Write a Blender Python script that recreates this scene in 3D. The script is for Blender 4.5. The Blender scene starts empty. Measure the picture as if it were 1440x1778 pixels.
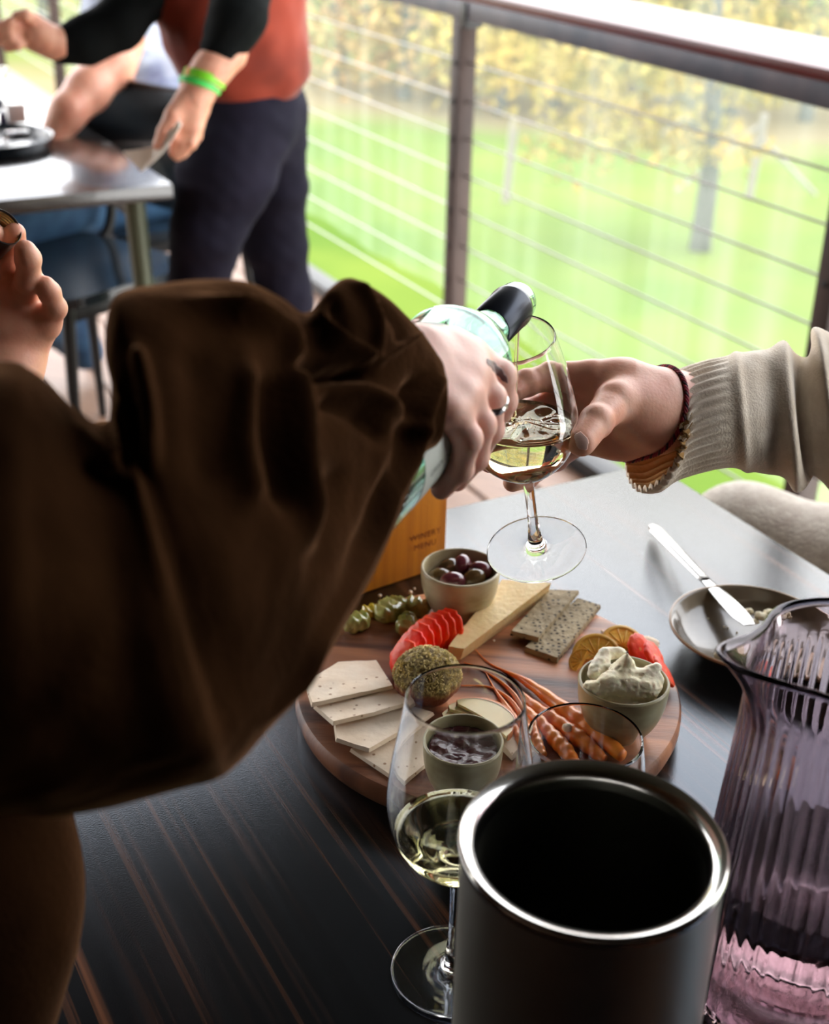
import bpy, bmesh, math, random
import numpy as np
from mathutils import Vector, Matrix
random.seed(7); RNG = np.random.default_rng(7)
S = bpy.context.scene; COL = S.collection

# ------------------------------------------------------------ camera
FPX = 2350.0; TH = math.radians(26.9); ROLL = 0.025
CAM = np.array([0.0, 0.0, 1.37])
_a = math.pi/2-TH
_Rx = np.array([[1,0,0],[0,math.cos(_a),-math.sin(_a)],[0,math.sin(_a),math.cos(_a)]])
_Rz = np.array([[math.cos(ROLL),-math.sin(ROLL),0],[math.sin(ROLL),math.cos(ROLL),0],[0,0,1]])
ROT = _Rx @ _Rz
cd = bpy.data.cameras.new('camera'); cam = bpy.data.objects.new('camera', cd); COL.objects.link(cam)
M4 = Matrix([list(ROT[i])+[CAM[i]] for i in range(3)]+[[0,0,0,1]])
cam.matrix_world = M4
cd.sensor_width = 36; cd.lens = FPX/1778*36; cd.clip_start = .02; cd.clip_end = 400
cd.dof.use_dof = True; cd.dof.focus_distance = .90; cd.dof.aperture_fstop = 7.1
S.camera = cam
# ------------------------------------------------------------ light (overcast sky) and exposure
W = bpy.data.worlds.new('sky'); S.world = W; W.use_nodes = True
nt = W.node_tree; bg = nt.nodes['Background']
tc = nt.nodes.new('ShaderNodeTexCoord'); sp = nt.nodes.new('ShaderNodeSeparateXYZ'); cr = nt.nodes.new('ShaderNodeValToRGB')
nt.links.new(tc.outputs['Generated'], sp.inputs[0]); nt.links.new(sp.outputs['Z'], cr.inputs[0]); nt.links.new(cr.outputs[0], bg.inputs[0])
cr.color_ramp.elements[0].position = 0.0; cr.color_ramp.elements[0].color = (1,.975,.95,1)
cr.color_ramp.elements[1].position = .8; cr.color_ramp.elements[1].color = (.86,.90,1,1)
bg.inputs[1].default_value = 4.6
S.view_settings.view_transform = 'Standard'; S.view_settings.look = 'None'
S.view_settings.gamma = 1; S.view_settings.use_curve_mapping = False
S.view_settings.exposure = 0.58
S.cycles.max_bounces = 14; S.cycles.transparent_max_bounces = 16; S.cycles.transmission_bounces = 12
S.cycles.glossy_bounces = 6; S.cycles.diffuse_bounces = 4
S.cycles.sample_clamp_indirect = 6; S.cycles.use_denoising = True

# ------------------------------------------------------------ mapping helpers
def ray(x, y): return ROT @ np.array([(x-720)/FPX, -(y-889)/FPX, -1.0])
def PZ(x, y, Z): return CAM + ray(x, y)*Z            # a point at a measured distance
def Pz(x, y, z):                                      # a point on a level plane
    d = ray(x, y); return CAM + d*((z-CAM[2])/d[2])
def PY(x, y, Y): d = ray(x, y); return CAM + d*(Y/d[1])
def proj(P):
    q = (np.asarray(P)-CAM) @ ROT; return 720-FPX*q[...,0]/q[...,2], 889+FPX*q[...,1]/q[...,2]
VIEW_R, VIEW_U, VIEW_B = ROT[:,0], ROT[:,1], ROT[:,2]
AX = np.array([-.480,.877,0]); BX = np.array([.877,.480,0]); UP = np.array([0,0,1.0])
def nrm(v): v = np.asarray(v, float); return v/np.linalg.norm(v)

# ------------------------------------------------------------ object helpers
def link(name, mesh, m=None, parent=None, smooth=True):
    o = bpy.data.objects.new(name, mesh); COL.objects.link(o)
    if m is not None:
        for mm in (m if isinstance(m, (list, tuple)) else [m]): mesh.materials.append(mm)
    if smooth and len(mesh.polygons): mesh.polygons.foreach_set('use_smooth', [True]*len(mesh.polygons))
    if parent is not None:
        o.parent = parent; o.matrix_parent_inverse = parent.matrix_basis.inverted()
    return o
def mesh_of(name, V, F):
    me = bpy.data.meshes.new(name); me.from_pydata([tuple(map(float, v)) for v in V], [], [tuple(map(int, f)) for f in F]); me.update(); return me
def tag(o, label, cat, group=None, kind=None):
    o['label'] = label; o['category'] = cat
    if group: o['group'] = group
    if kind: o['kind'] = kind
    return o
def thing(name, label, cat, loc=(0,0,0), group=None):
    o = bpy.data.objects.new(name, None); COL.objects.link(o); o.location = tuple(map(float, loc)); o.empty_display_size = .02
    return tag(o, label, cat, group)
def struct(o): o['kind'] = 'structure'; return o
def autosmooth(o, ang=40):
    me = o.data; bm = bmesh.new(); bm.from_mesh(me)
    for e in bm.edges:
        if len(e.link_faces) == 2 and e.calc_face_angle(0) > math.radians(ang): e.smooth = False
    bm.to_mesh(me); bm.free(); return o
def bevel(me, w, seg=2, ang=30):
    bm = bmesh.new(); bm.from_mesh(me)
    es = [e for e in bm.edges if len(e.link_faces) == 2 and e.calc_face_angle(0) > math.radians(ang)]
    bmesh.ops.bevel(bm, geom=es, offset=w, segments=seg, affect='EDGES', profile=.5, clamp_overlap=True)
    bm.to_mesh(me); bm.free(); return me
def box(c, ax, ay, az, sx, sy, sz):
    c = np.asarray(c, float); V = []
    for k in (-1,1):
        for j in (-1,1):
            for i in (-1,1): V.append(c+ax*i*sx/2+ay*j*sy/2+az*k*sz/2)
    F = [(0,2,3,1),(4,5,7,6),(0,1,5,4),(2,6,7,3),(0,4,6,2),(1,3,7,5)]
    return V, F
def add_box(name, c, ax, ay, az, s, m, parent=None, bev=0.002):
    V, F = box(c, ax, ay, az, *s); me = mesh_of(name, V, F)
    if bev: bevel(me, bev)
    return autosmooth(link(name, me, m, parent))
X3 = np.array([1.,0,0]); Y3 = np.array([0,1.,0])
def basis(axis):
    a = nrm(axis); t = np.array([0,0,1.]) if abs(a[2]) < .9 else np.array([1.,0,0])
    u = nrm(np.cross(t, a)); return u, np.cross(a, u), a
def lathe(name, prof, o, axis, m, parent=None, seg=64, closed=False, fn=None, smooth_ang=45):
    """prof: (radius, height) pairs revolved about axis through o"""
    u, v, a = basis(axis); o = np.asarray(o, float); V = []; F = []; n = len(prof)
    for i, (r, h) in enumerate(prof):
        for k in range(seg):
            t = 2*math.pi*k/seg
            rr, hh, du = (r, h, 0) if fn is None else fn(r, h, t, i)
            V.append(o+a*hh+(u*math.cos(t)+v*math.sin(t))*max(rr, 1e-5)+u*du)
    for i in range(n-1+(1 if closed else 0)):
        for k in range(seg):
            F.append((i*seg+k, i*seg+(k+1)%seg, ((i+1)%n)*seg+(k+1)%seg, ((i+1)%n)*seg+k))
    me = mesh_of(name, V, F)
    bm = bmesh.new(); bm.from_mesh(me)
    bmesh.ops.remove_doubles(bm, verts=bm.verts, dist=5e-5); bmesh.ops.recalc_face_normals(bm, faces=bm.faces)
    bm.to_mesh(me); bm.free()
    ob = link(name, me, m, parent)
    return autosmooth(ob, smooth_ang) if smooth_ang else ob
def crom(P, n):
    P = np.asarray(P, float); Q = np.vstack([2*P[0]-P[1], P, 2*P[-1]-P[-2]]); out = []
    seg = len(P)-1
    for t in np.linspace(0, seg-1e-9, n):
        i = int(t); f = t-i; a, b, c, d = Q[i], Q[i+1], Q[i+2], Q[i+3]
        out.append(.5*((2*b)+(-a+c)*f+(2*a-5*b+4*c-d)*f*f+(-a+3*b-3*c+d)*f**3))
    return np.array(out)
def tube_vf(P, R, seg=12, n=None, caps=True):
    P = np.asarray(P, float); R = np.asarray(R, float) if np.ndim(R) else np.full(len(P), R)
    if n:
        PR = crom(np.hstack([P, R[:,None]]), n); P, R = PR[:,:3], PR[:,3]
    V = []; F = []; prev = None
    for i in range(len(P)):
        t = nrm(P[min(i+1, len(P)-1)]-P[max(i-1, 0)])
        if prev is None: u, v, _ = basis(t)
        else: u = nrm(prev-t*np.dot(prev, t)); v = np.cross(t, u)
        prev = u
        for k in range(seg):
            a = 2*math.pi*k/seg; V.append(P[i]+(u*math.cos(a)+v*math.sin(a))*R[i])
    for i in range(len(P)-1):
        for k in range(seg): F.append((i*seg+k, i*seg+(k+1)%seg, (i+1)*seg+(k+1)%seg, (i+1)*seg+k))
    if caps: F.append(tuple(range(seg))[::-1]); F.append(tuple((len(P)-1)*seg+k for k in range(seg)))
    return V, F
def tube(name, P, R, m, parent=None, seg=12, n=None):
    V, F = tube_vf(P, R, seg, n); return autosmooth(link(name, mesh_of(name, V, F), m, parent), 50)
def fbm(P, scale, seed=0, octs=3, k=6):
    P = np.asarray(P, float); rg = np.random.default_rng(seed); out = np.zeros(P.shape[:-1]); amp = 1; tot = 0
    for o in range(octs):
        D = rg.normal(size=(k, 3)); D /= np.linalg.norm(D, axis=1)[:,None]; D *= rg.uniform(.7, 1.3, (k,1))
        ph = rg.uniform(0, 6.28, k)
        out += amp*np.sin(P@D.T*scale*2**o*2*math.pi+ph).sum(-1)/k*1.6; tot += amp; amp *= .5
    return out/tot

# ------------------------------------------------------------ distance-field modelling (smooth bodies, hands, food)
def smin(a, b, k):
    h = np.clip(.5+.5*(b-a)/k, 0, 1); return b*(1-h)+a*h-k*h*(1-h)
def cone(P, a, b, ra, rb):
    a = np.asarray(a, float); b = np.asarray(b, float); ab = b-a; L2 = ab@ab+1e-12
    t = np.clip(((P-a)@ab)/L2, 0, 1); return np.linalg.norm(P-a-t[...,None]*ab, axis=-1)-(ra+(rb-ra)*t)
def ellip(P, c, axs, r):
    q = (P-np.asarray(c))@np.array(axs).T; r = np.asarray(r); k0 = np.linalg.norm(q/r, axis=-1); k1 = np.linalg.norm(q/r**2, axis=-1)+1e-9
    return k0*(k0-1)/k1
def surface_nets(F, o, h):
    nx, ny, nz = F.shape; s = F < 0; C = (nx-1, ny-1, nz-1); N = C[0]*C[1]*C[2]
    acc = np.zeros((N, 3)); cnt = np.zeros(N); quads = []
    for ax in range(3):
        sl0 = [slice(None)]*3; sl1 = [slice(None)]*3; sl0[ax] = slice(0, -1); sl1[ax] = slice(1, None)
        A = F[tuple(sl0)]; B = F[tuple(sl1)]; I = np.argwhere(s[tuple(sl0)] != s[tuple(sl1)])
        if not len(I): continue
        fa = A[tuple(I.T)]; fb = B[tuple(I.T)]; t = fa/(fa-fb); pos = I.astype(float); pos[:,ax] += t
        o1, o2 = (ax+1)%3, (ax+2)%3; ids = []; ok = np.ones(len(I), bool)
        for d1, d2 in ((-1,-1),(0,-1),(0,0),(-1,0)):
            J = I.copy(); J[:,o1] += d1; J[:,o2] += d2
            g = (J >= 0).all(1) & (J < np.array(C)).all(1); ok &= g
            idx = np.where(g, (J[:,0]*C[1]+J[:,1])*C[2]+J[:,2], 0); ids.append(idx)
            np.add.at(acc, idx[g], pos[g]); np.add.at(cnt, idx[g], 1)
        q = np.stack(ids, 1)[ok]; fl = (fa < 0)[ok]; q[~fl] = q[~fl][:,::-1]; quads.append(q)
    Q = np.vstack(quads); used, inv = np.unique(Q, return_inverse=True); Q = inv.reshape(Q.shape)
    V = acc[used]/cnt[used][:,None]*h+o; return V, Q
def sdf_mesh(name, fn, pts, pad, h, m, parent=None, relax=2, disp=None):
    pts = np.array(pts); lo = pts.min(0)-pad; hi = pts.max(0)+pad
    n = np.ceil((hi-lo)/h).astype(int)+1
    g = np.stack(np.meshgrid(*[lo[i]+h*np.arange(n[i]) for i in range(3)], indexing='ij'), -1)
    F = fn(g); V, Q = surface_nets(F, lo, h)
    me = bpy.data.meshes.new(name); me.vertices.add(len(V)); me.vertices.foreach_set('co', V.astype(np.float32).ravel())
    me.loops.add(len(Q)*4); me.loops.foreach_set('vertex_index', Q.astype(np.int32).ravel())
    me.polygons.add(len(Q)); me.polygons.foreach_set('loop_start', np.arange(len(Q), dtype=np.int32)*4)
    me.polygons.foreach_set('loop_total', np.full(len(Q), 4, np.int32)); me.update(calc_edges=True); me.validate()
    if relax or disp is not None:
        E = np.zeros(len(me.edges)*2, np.int32); me.edges.foreach_get('vertices', E); E = E.reshape(-1, 2)
        for _ in range(relax):
            a = np.zeros_like(V); c = np.zeros(len(V)); np.add.at(a, E[:,0], V[E[:,1]]); np.add.at(a, E[:,1], V[E[:,0]])
            np.add.at(c, E[:,0], 1); np.add.at(c, E[:,1], 1); V = .5*V+.5*a/np.maximum(c, 1)[:,None]
        me.vertices.foreach_set('co', V.astype(np.float32).ravel()); me.update()
        if disp is not None:
            Nn = np.zeros(len(V)*3, np.float32); me.vertex_normals.foreach_get('vector', Nn) if hasattr(me, 'vertex_normals') else None
            Nn = Nn.reshape(-1, 3); V = V+Nn*disp(V, Nn)[:,None]
            me.vertices.foreach_set('co', V.astype(np.float32).ravel()); me.update()
    vol = np.einsum('ij,ij->i', np.cross(V[Q[:,0]], V[Q[:,1]]), V[Q[:,2]]).sum()+np.einsum('ij,ij->i', np.cross(V[Q[:,0]], V[Q[:,2]]), V[Q[:,3]]).sum()
    if vol < 0: me.flip_normals()
    return link(name, me, m, parent)
def chain(P, J):      # J: list of (point, radius); smooth chain
    d = None
    for (a, ra), (b, rb) in zip(J[:-1], J[1:]):
        e = cone(P, a, b, ra, rb); d = e if d is None else smin(d, e, .003)
    return d
def body_sdf(name, chains, m, parent=None, h=.008, k=.03, pad=.06, extra=None, disp=None):
    pts = [j[0] for c in chains for j in c]; pr = max(j[1] for c in chains for j in c)
    def fn(P):
        d = None
        for c in chains:
            for (a, ra), (b, rb) in zip(c[:-1], c[1:]):
                e = cone(P, a, b, ra, rb); d = e if d is None else smin(d, e, k)
        return d
    return sdf_mesh(name, fn, pts, pr+pad, h, m, parent, disp=disp)
def hand_sdf(name, palm, fingers, m, parent, h=.0014, kp=.011, kf=.0045, creases=()):
    pts = [j[0] for c in palm+fingers for j in c]
    def fn(P):
        base = None
        for c in palm:
            for (a, ra), (b, rb) in zip(c[:-1], c[1:]):
                e = cone(P, a, b, ra, rb); base = e if base is None else smin(base, e, kp)
        out = base
        for f in fingers:
            d = None
            for i, ((a, ra), (b, rb)) in enumerate(zip(f[:-1], f[1:])):
                e = cone(P, a, b, ra, rb); d = e if d is None else smin(d, e, .003)
            for (a, ra) in f[1:-1]:      # a little knuckle swelling
                d = smin(d, np.linalg.norm(P-a, axis=-1)-ra*1.10, .002)
            out = smin(out, smin(base, d, kf), .0009)
        for (a, b, r) in creases: out = np.maximum(out, -smin(cone(P, a, b, r, r), out+.002, .003)) if False else out
        return out
    return sdf_mesh(name, fn, pts, .036, h, m, parent, relax=2)

# ------------------------------------------------------------ materials
def mat(name, col, rough=.5, metal=0, col2=None, scale=20, stretch=(1,1,1), bump=0, bscale=60, bstretch=(1,1,1), spec=.5, sheen=0, sss=0,
        trans=0, ior=1.45, ramp=(.35,.65), rot=0, detail=4, coat=0, voro=0, dist=0, bdist=.002, alpha=1, emit=0, sheenr=.4, sheentint=None):
    m = bpy.data.materials.new(name); m.use_nodes = True; nt = m.node_tree; N = nt.nodes; L = nt.links
    b = N['Principled BSDF']; b.inputs['Base Color'].default_value = (*col, 1); b.inputs['Roughness'].default_value = rough
    b.inputs['Metallic'].default_value = metal; b.inputs['Specular IOR Level'].default_value = spec
    b.inputs['Sheen Weight'].default_value = sheen; b.inputs['Sheen Roughness'].default_value = sheenr
    if sheentint: b.inputs['Sheen Tint'].default_value = (*sheentint, 1)
    b.inputs['Transmission Weight'].default_value = trans; b.inputs['IOR'].default_value = ior
    b.inputs['Coat Weight'].default_value = coat; b.inputs['Alpha'].default_value = alpha
    if sss:
        b.inputs['Subsurface Weight'].default_value = sss; b.inputs['Subsurface Radius'].default_value = (1,.35,.2); b.inputs['Subsurface Scale'].default_value = .004
    tcn = N.new('ShaderNodeTexCoord')
    def mapping(st, r=0):
        mp = N.new('ShaderNodeMapping'); L.new(tcn.outputs['Object'], mp.inputs[0]); mp.inputs['Scale'].default_value = st; mp.inputs['Rotation'].default_value = (0,0,r) if not isinstance(r, tuple) else r; return mp
    if col2 is not None:
        mp0 = N.new('ShaderNodeMapping'); L.new(tcn.outputs['Object'], mp0.inputs[0]); mp0.inputs['Rotation'].default_value = (0,0,rot) if not isinstance(rot, tuple) else rot
        mp = N.new('ShaderNodeMapping'); L.new(mp0.outputs[0], mp.inputs[0]); mp.inputs['Scale'].default_value = stretch
        if voro: tx = N.new('ShaderNodeTexVoronoi'); tx.inputs['Scale'].default_value = scale; out = tx.outputs['Distance']
        else:
            tx = N.new('ShaderNodeTexNoise'); tx.inputs['Scale'].default_value = scale; tx.inputs['Detail'].default_value = detail; tx.inputs['Distortion'].default_value = dist; out = tx.outputs[0]
        L.new(mp.outputs[0], tx.inputs['Vector'])
        rp = N.new('ShaderNodeValToRGB'); rp.color_ramp.elements[0].position = ramp[0]; rp.color_ramp.elements[1].position = ramp[1]
        rp.color_ramp.elements[0].color = (*col, 1); rp.color_ramp.elements[1].color = (*col2, 1)
        L.new(out, rp.inputs[0]); L.new(rp.outputs[0], b.inputs['Base Color'])
    if bump:
        mp = mapping(bstretch); tx = N.new('ShaderNodeTexNoise'); tx.inputs['Scale'].default_value = bscale; tx.inputs['Detail'].default_value = 5
        L.new(mp.outputs[0], tx.inputs['Vector']); bp = N.new('ShaderNodeBump'); bp.inputs['Strength'].default_value = bump; bp.inputs['Distance'].default_value = bdist
        L.new(tx.outputs[0], bp.inputs['Height']); L.new(bp.outputs[0], b.inputs['Normal'])
    return m
def glassmat(name, col=(1,1,1), rough=0.0, ior=1.45):
    m = bpy.data.materials.new(name); m.use_nodes = True; nt = m.node_tree; nt.nodes.clear()
    g = nt.nodes.new('ShaderNodeBsdfGlass'); g.inputs['Color'].default_value = (*col, 1); g.inputs['Roughness'].default_value = rough; g.inputs['IOR'].default_value = ior
    o = nt.nodes.new('ShaderNodeOutputMaterial'); nt.links.new(g.outputs[0], o.inputs[0]); return m
MT = {}
MT['glass'] = glassmat('clear_glass'); MT['bottle'] = glassmat('green_tinted_glass', (.80,.93,.88)); MT['lilac'] = glassmat('lilac_glass', (.85,.79,.82))
MT['wine'] = glassmat('white_wine', (.97,.95,.78), 0, 1.33); MT['water'] = glassmat('water', (.70,.66,.66), 0, 1.33)
MT['steel'] = mat('brushed_steel', (.60,.57,.50), .38, 1, bump=.08, bscale=30, bstretch=(1,1,40))
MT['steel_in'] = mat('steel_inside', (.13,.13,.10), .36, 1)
MT['cutlery'] = mat('polished_steel', (.50,.49,.47), .12, 1)
MT['skin'] = mat('warm_skin', (.84,.44,.30), .42, 0, (.74,.33,.22), 38, bump=.25, bscale=420, sss=.25, bdist=.0007)
MT['skin_p'] = mat('pale_pink_skin', (.84,.50,.40), .42, 0, (.76,.40,.31), 30, bump=.25, bscale=420, sss=.25, bdist=.0007)
MT['nail'] = mat('nail', (1,.68,.58), .45, spec=.25)
MT['coat'] = mat('brown_velvet', (.036,.0150,.0062), .9, 0, (.018,.0076,.0033), 14, bump=.3, bscale=300, sheen=.34, spec=0, sheenr=.28, sheentint=(.95,.50,.27))
MT['knit'] = mat('cream_wool', (.93,.81,.66), .95, 0, (.80,.67,.52), 60, bump=.5, bscale=600, sheen=.5, spec=.1, bdist=.0012)
MT['fleece'] = mat('cream_fleece', (.70,.63,.54), .95, 0, (.55,.47,.40), 90, bump=.6, bscale=240, sheen=.4, spec=.1)
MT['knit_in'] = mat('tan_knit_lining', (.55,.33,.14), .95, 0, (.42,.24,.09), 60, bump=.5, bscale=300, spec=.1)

# table-top wood: near-black stain, brown streaks along the grain
def wood_table(name):
    m = mat(name, (.009,.0075,.007), .30, 0, spec=.5, bump=.06, bscale=900)
    nt = m.node_tree; N = nt.nodes; L = nt.links; b = N['Principled BSDF']; tcn = N['Texture Coordinate']
    b.inputs['Specular Tint'].default_value = (.52,.72,1,1)  # blue cast of the reflected sky put into the specular colour
    def layer(ang, sc, scale, p0, p1, det, dist):
        mp0 = N.new('ShaderNodeMapping'); mp0.inputs['Rotation'].default_value = (0,0,ang); L.new(tcn.outputs['Object'], mp0.inputs[0])
        mp = N.new('ShaderNodeMapping'); mp.inputs['Scale'].default_value = sc; L.new(mp0.outputs[0], mp.inputs[0])
        tx = N.new('ShaderNodeTexNoise'); tx.inputs['Scale'].default_value = scale; tx.inputs['Detail'].default_value = det; tx.inputs['Distortion'].default_value = dist; L.new(mp.outputs[0], tx.inputs['Vector'])
        rp = N.new('ShaderNodeValToRGB'); rp.color_ramp.elements[0].position = p0; rp.color_ramp.elements[1].position = p1; L.new(tx.outputs[0], rp.inputs[0]); return rp.outputs[0]
    ang = math.atan2(AX[0], AX[1])           # turn the grain onto the y axis
    s1 = layer(ang, (30,.8,1), 1.0, .44, .66, 3, .0); s2 = layer(ang, (150,1.6,1), 1.0, .50, .66, 4, .0)
    mx = N.new('ShaderNodeMix'); mx.data_type = 'RGBA'; mx.inputs[6].default_value = (.004,.0032,.003,1); mx.inputs[7].default_value = (.17,.064,.027,1)
    mu = N.new('ShaderNodeMath'); mu.operation = 'MULTIPLY'; L.new(s1, mu.inputs[0]); L.new(s2, mu.inputs[1]); L.new(mu.outputs[0], mx.inputs[0]); L.new(mx.outputs[2], b.inputs['Base Color'])
    mx2 = N.new('ShaderNodeMapRange'); mx2.inputs['To Min'].default_value = .18; mx2.inputs['To Max'].default_value = .195; L.new(s2, mx2.inputs[0]); L.new(mx2.outputs[0], b.inputs['Roughness'])
    return m
MT['table'] = wood_table('dark_stained_wood')
MT['table2'] = mat('dark_table_laminate', (.015,.013,.012), .22, spec=1.0, coat=.5)
MT['deck'] = mat('deck_wood', (.36,.20,.12), .42, 0, (.22,.12,.075), 6, (1,14,1), bump=.2, rot=.5)
MT['rust'] = mat('rusty_painted_steel', (.026,.013,.010), .55, .1, (.06,.034,.026), 14, (1,1,.3), bump=.15)
MT['redcap'] = mat('red_brown_painted_wood', (.13,.020,.018), .3, bump=.1)
MT['zinc'] = mat('weathered_grey_steel', (.07,.08,.105), .45, .2, (.14,.13,.15), 9, bump=.15)
MT['cable'] = mat('stainless_cable', (.34,.33,.31), .35, 1)
MT['ceil'] = mat('dark_ceiling_boards', (.022,.018,.015), .8)
MT['wallm'] = mat('dark_timber_wall', (.035,.024,.018), .8)
MT['black'] = mat('black_plastic', (.012,.019,.026), .27, coat=.5)
MT['blackm'] = mat('black_metal', (.014,.014,.014), .45)

# ------------------------------------------------------------ setting: patio shell
RP = np.array([.0975,3.53,0])                       # the railing's middle post
def rail(t, side=0, z=0): return RP+AX*t+BX*side+UP*z
# floor sub-structure and boards, running along the railing
struct(add_box('floor', rail(-1.0,-3.0,-.06), AX, BX, UP, (12,6.0,.06), MT['blackm'], None, 0))
fl = bpy.data.objects['floor']
pmsh = None
for k in range(42):
    c = rail(-1.0, -.02-.072-.144*k, -.0145)
    if pmsh is None:
        V, F = box((0,0,0), AX, BX, UP, 12,.137,.029); pmsh = bevel(mesh_of('deck_plank', V, F), .004, 1); pmsh.materials.append(MT['deck'])
    o = bpy.data.objects.new('deck_plank', pmsh); COL.objects.link(o); o.location = tuple(c+AX*random.uniform(-.3,.3)); o.parent = fl
struct(add_box('ceiling', rail(-2.6,-3.1,2.62), AX, BX, UP, (9.0,6.6,.1), MT['ceil'], None, 0))
struct(add_box('wall_back', rail(-7.0,-3.1,1.3), AX, BX, UP, (.1,6.4,2.6), MT['wallm'], None, 0))
struct(add_box('wall_left', rail(-3.0,-6.1,1.3), AX, BX, UP, (7.9,.1,2.6), MT['wallm'], None, 0))
struct(add_box('shade_wall_right', rail(-5.2,.12,1.3), AX, BX, UP, (3.7,.1,2.6), MT['wallm'], None, 0))  # unseen wall, added to keep side light off the camera side
# railing: posts, cables, bottom channel, angle beam and cap
rl = thing('cable_railing', 'steel cable railing with rusty posts and red capped top rail', 'railing', rail(0))
add_box('top_beam', rail(-1,0,.972), AX, BX, UP, (13,.05,.044), MT['zinc'], rl)
add_box('cap_rail', rail(-1,.105,1.0055), AX, BX, UP, (13,.27,.023), MT['redcap'], rl, .005)
add_box('bottom_channel', rail(-1,.0,.012), AX, BX, UP, (13,.07,.05), MT['blackm'], rl)
for t in (-4.04,-2.694,-1.347,0,1.347,2.694,4.04,5.39):
    p = add_box('post', rail(t,-.004,.475), AX, BX, UP, (.044,.05,.95), MT['rust'], rl, .003)
    for k in range(8):
        q = rail(t,-.031,.845-.093*k); lathe('cable_grommet', [(0,0),(.007,0),(.007,.002),(.0035,.003),(0,.003)], q, -BX, MT['blackm'], p, 10)
add_box('bracket', rail(-.033,-.005,.96), AX, BX, UP, (.03,.05,.06), MT['blackm'], rl)
for k in range(8):
    tube('cable', [rail(5.6,0,.845-.093*k), rail(-7,0,.845-.093*k)], .0027, MT['cable'], rl, 8)
# clear vinyl weather curtain beyond the railing
def vinyl():
    m = bpy.data.materials.new('clear_vinyl'); m.use_nodes = True; nt = m.node_tree; N = nt.nodes; L = nt.links; N.clear()
    tcn = N.new('ShaderNodeTexCoord'); mp = N.new('ShaderNodeMapping'); mp.inputs['Scale'].default_value = (1,1,.06); L.new(tcn.outputs['Object'], mp.inputs[0])
    tx = N.new('ShaderNodeTexNoise'); tx.inputs['Scale'].default_value = 9; tx.inputs['Detail'].default_value = 6; L.new(mp.outputs[0], tx.inputs['Vector'])
    rp = N.new('ShaderNodeMapRange'); rp.inputs['From Min'].default_value = .42; rp.inputs['From Max'].default_value = .72; rp.inputs['To Min'].default_value = .07; rp.inputs['To Max'].default_value = .15; L.new(tx.outputs[0], rp.inputs[0])
    tr = N.new('ShaderNodeBsdfTransparent'); tl = N.new('ShaderNodeBsdfTranslucent'); tl.inputs[0].default_value = (.74,.82,.74,1)
    gl = N.new('ShaderNodeBsdfGlossy'); gl.inputs['Roughness'].default_value = .12
    m1 = N.new('ShaderNodeMixShader'); L.new(rp.outputs[0], m1.inputs[0]); L.new(tr.outputs[0], m1.inputs[1]); L.new(tl.outputs[0], m1.inputs[2])
    m2 = N.new('ShaderNodeMixShader'); m2.inputs[0].default_value = .03; L.new(m1.outputs[0], m2.inputs[1]); L.new(gl.outputs[0], m2.inputs[2])
    o = N.new('ShaderNodeOutputMaterial'); L.new(m2.outputs[0], o.inputs[0]); return m
nU, nV = 260, 6; V = []; F = []
for j in range(nV+1):
    for i in range(nU+1):
        t = -7+13*i/nU; w = .012*math.sin(t*7)+.006*math.sin(t*23+j*.4)+.004*math.sin(t*41)
        V.append(rail(-t, .33+w, .02+2.6*j/nV))
for j in range(nV):
    for i in range(nU): a = j*(nU+1)+i; F.append((a, a+1, a+nU+2, a+nU+1))
cu = link('vinyl_curtain', mesh_of('vinyl_curtain', V, F), vinyl())
tag(cu, 'clear streaky vinyl weather curtain hanging just beyond the cable railing', 'curtain')

# ------------------------------------------------------------ field, vines and trees beyond
def fieldmat():
    m = mat('mown_grass', (.066,.118,.013), .9, 0, (.118,.160,.020), .35, detail=6, spec=.1)
    nt = m.node_tree; N = nt.nodes; L = nt.links; b = N['Principled BSDF']
    tcn = N['Texture Coordinate']; sp = N.new('ShaderNodeSeparateXYZ'); L.new(tcn.outputs['Object'], sp.inputs[0])
    nz = N.new('ShaderNodeTexNoise'); nz.inputs['Scale'].default_value = .25; L.new(tcn.outputs['Object'], nz.inputs['Vector'])
    ma = N.new('ShaderNodeMath'); ma.operation = 'MULTIPLY_ADD'; ma.inputs[1].default_value = 5; L.new(nz.outputs[0], ma.inputs[0]); L.new(sp.outputs['Y'], ma.inputs[2])
    rp = N.new('ShaderNodeValToRGB'); mr = N.new('ShaderNodeMapRange'); mr.inputs['From Min'].default_value = 10; mr.inputs['From Max'].default_value = 60; L.new(ma.outputs[0], mr.inputs[0]); L.new(mr.outputs[0], rp.inputs[0])
    e = rp.color_ramp.elements; e[0].position = .27; e[0].color = (0,0,0,1); e[1].position = .31; e[1].color = (1,1,1,1)
    n = e.new(.37); n.color = (1,1,1,1); n = e.new(.42); n.color = (.3,.3,.3,1)
    old = b.inputs['Base Color'].links[0].from_socket
    mx = N.new('ShaderNodeMix'); mx.data_type = 'RGBA'; L.new(rp.outputs[0], mx.inputs[0]); L.new(old, mx.inputs[6]); mx.inputs[7].default_value = (.20,.16,.08,1); L.new(mx.outputs[2], b.inputs['Base Color'])
    return m
nG = 60; V = []; F = []
for j in range(nG+1):
    for i in range(nG+1):
        x = -90+180*i/nG; y = 3+117*(j/nG)**1.5; V.append((x, y+abs(x)*0, -3+.12*math.sin(x*.3)*math.sin(y*.21)+max(0, y-45)*.06))
for j in range(nG):
    for i in range(nG): a = j*(nG+1)+i; F.append((a, a+1, a+nG+2, a+nG+1))
V = [tuple(np.array(v)) for v in V]
fo = link('grass_field', mesh_of('grass_field', V, F), fieldmat()); struct(fo)
MT['leaf_y'] = mat('yellow_leaves', (.33,.22,.04), .7, 0, (.23,.20,.04), 1.6, spec=.2)
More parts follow.
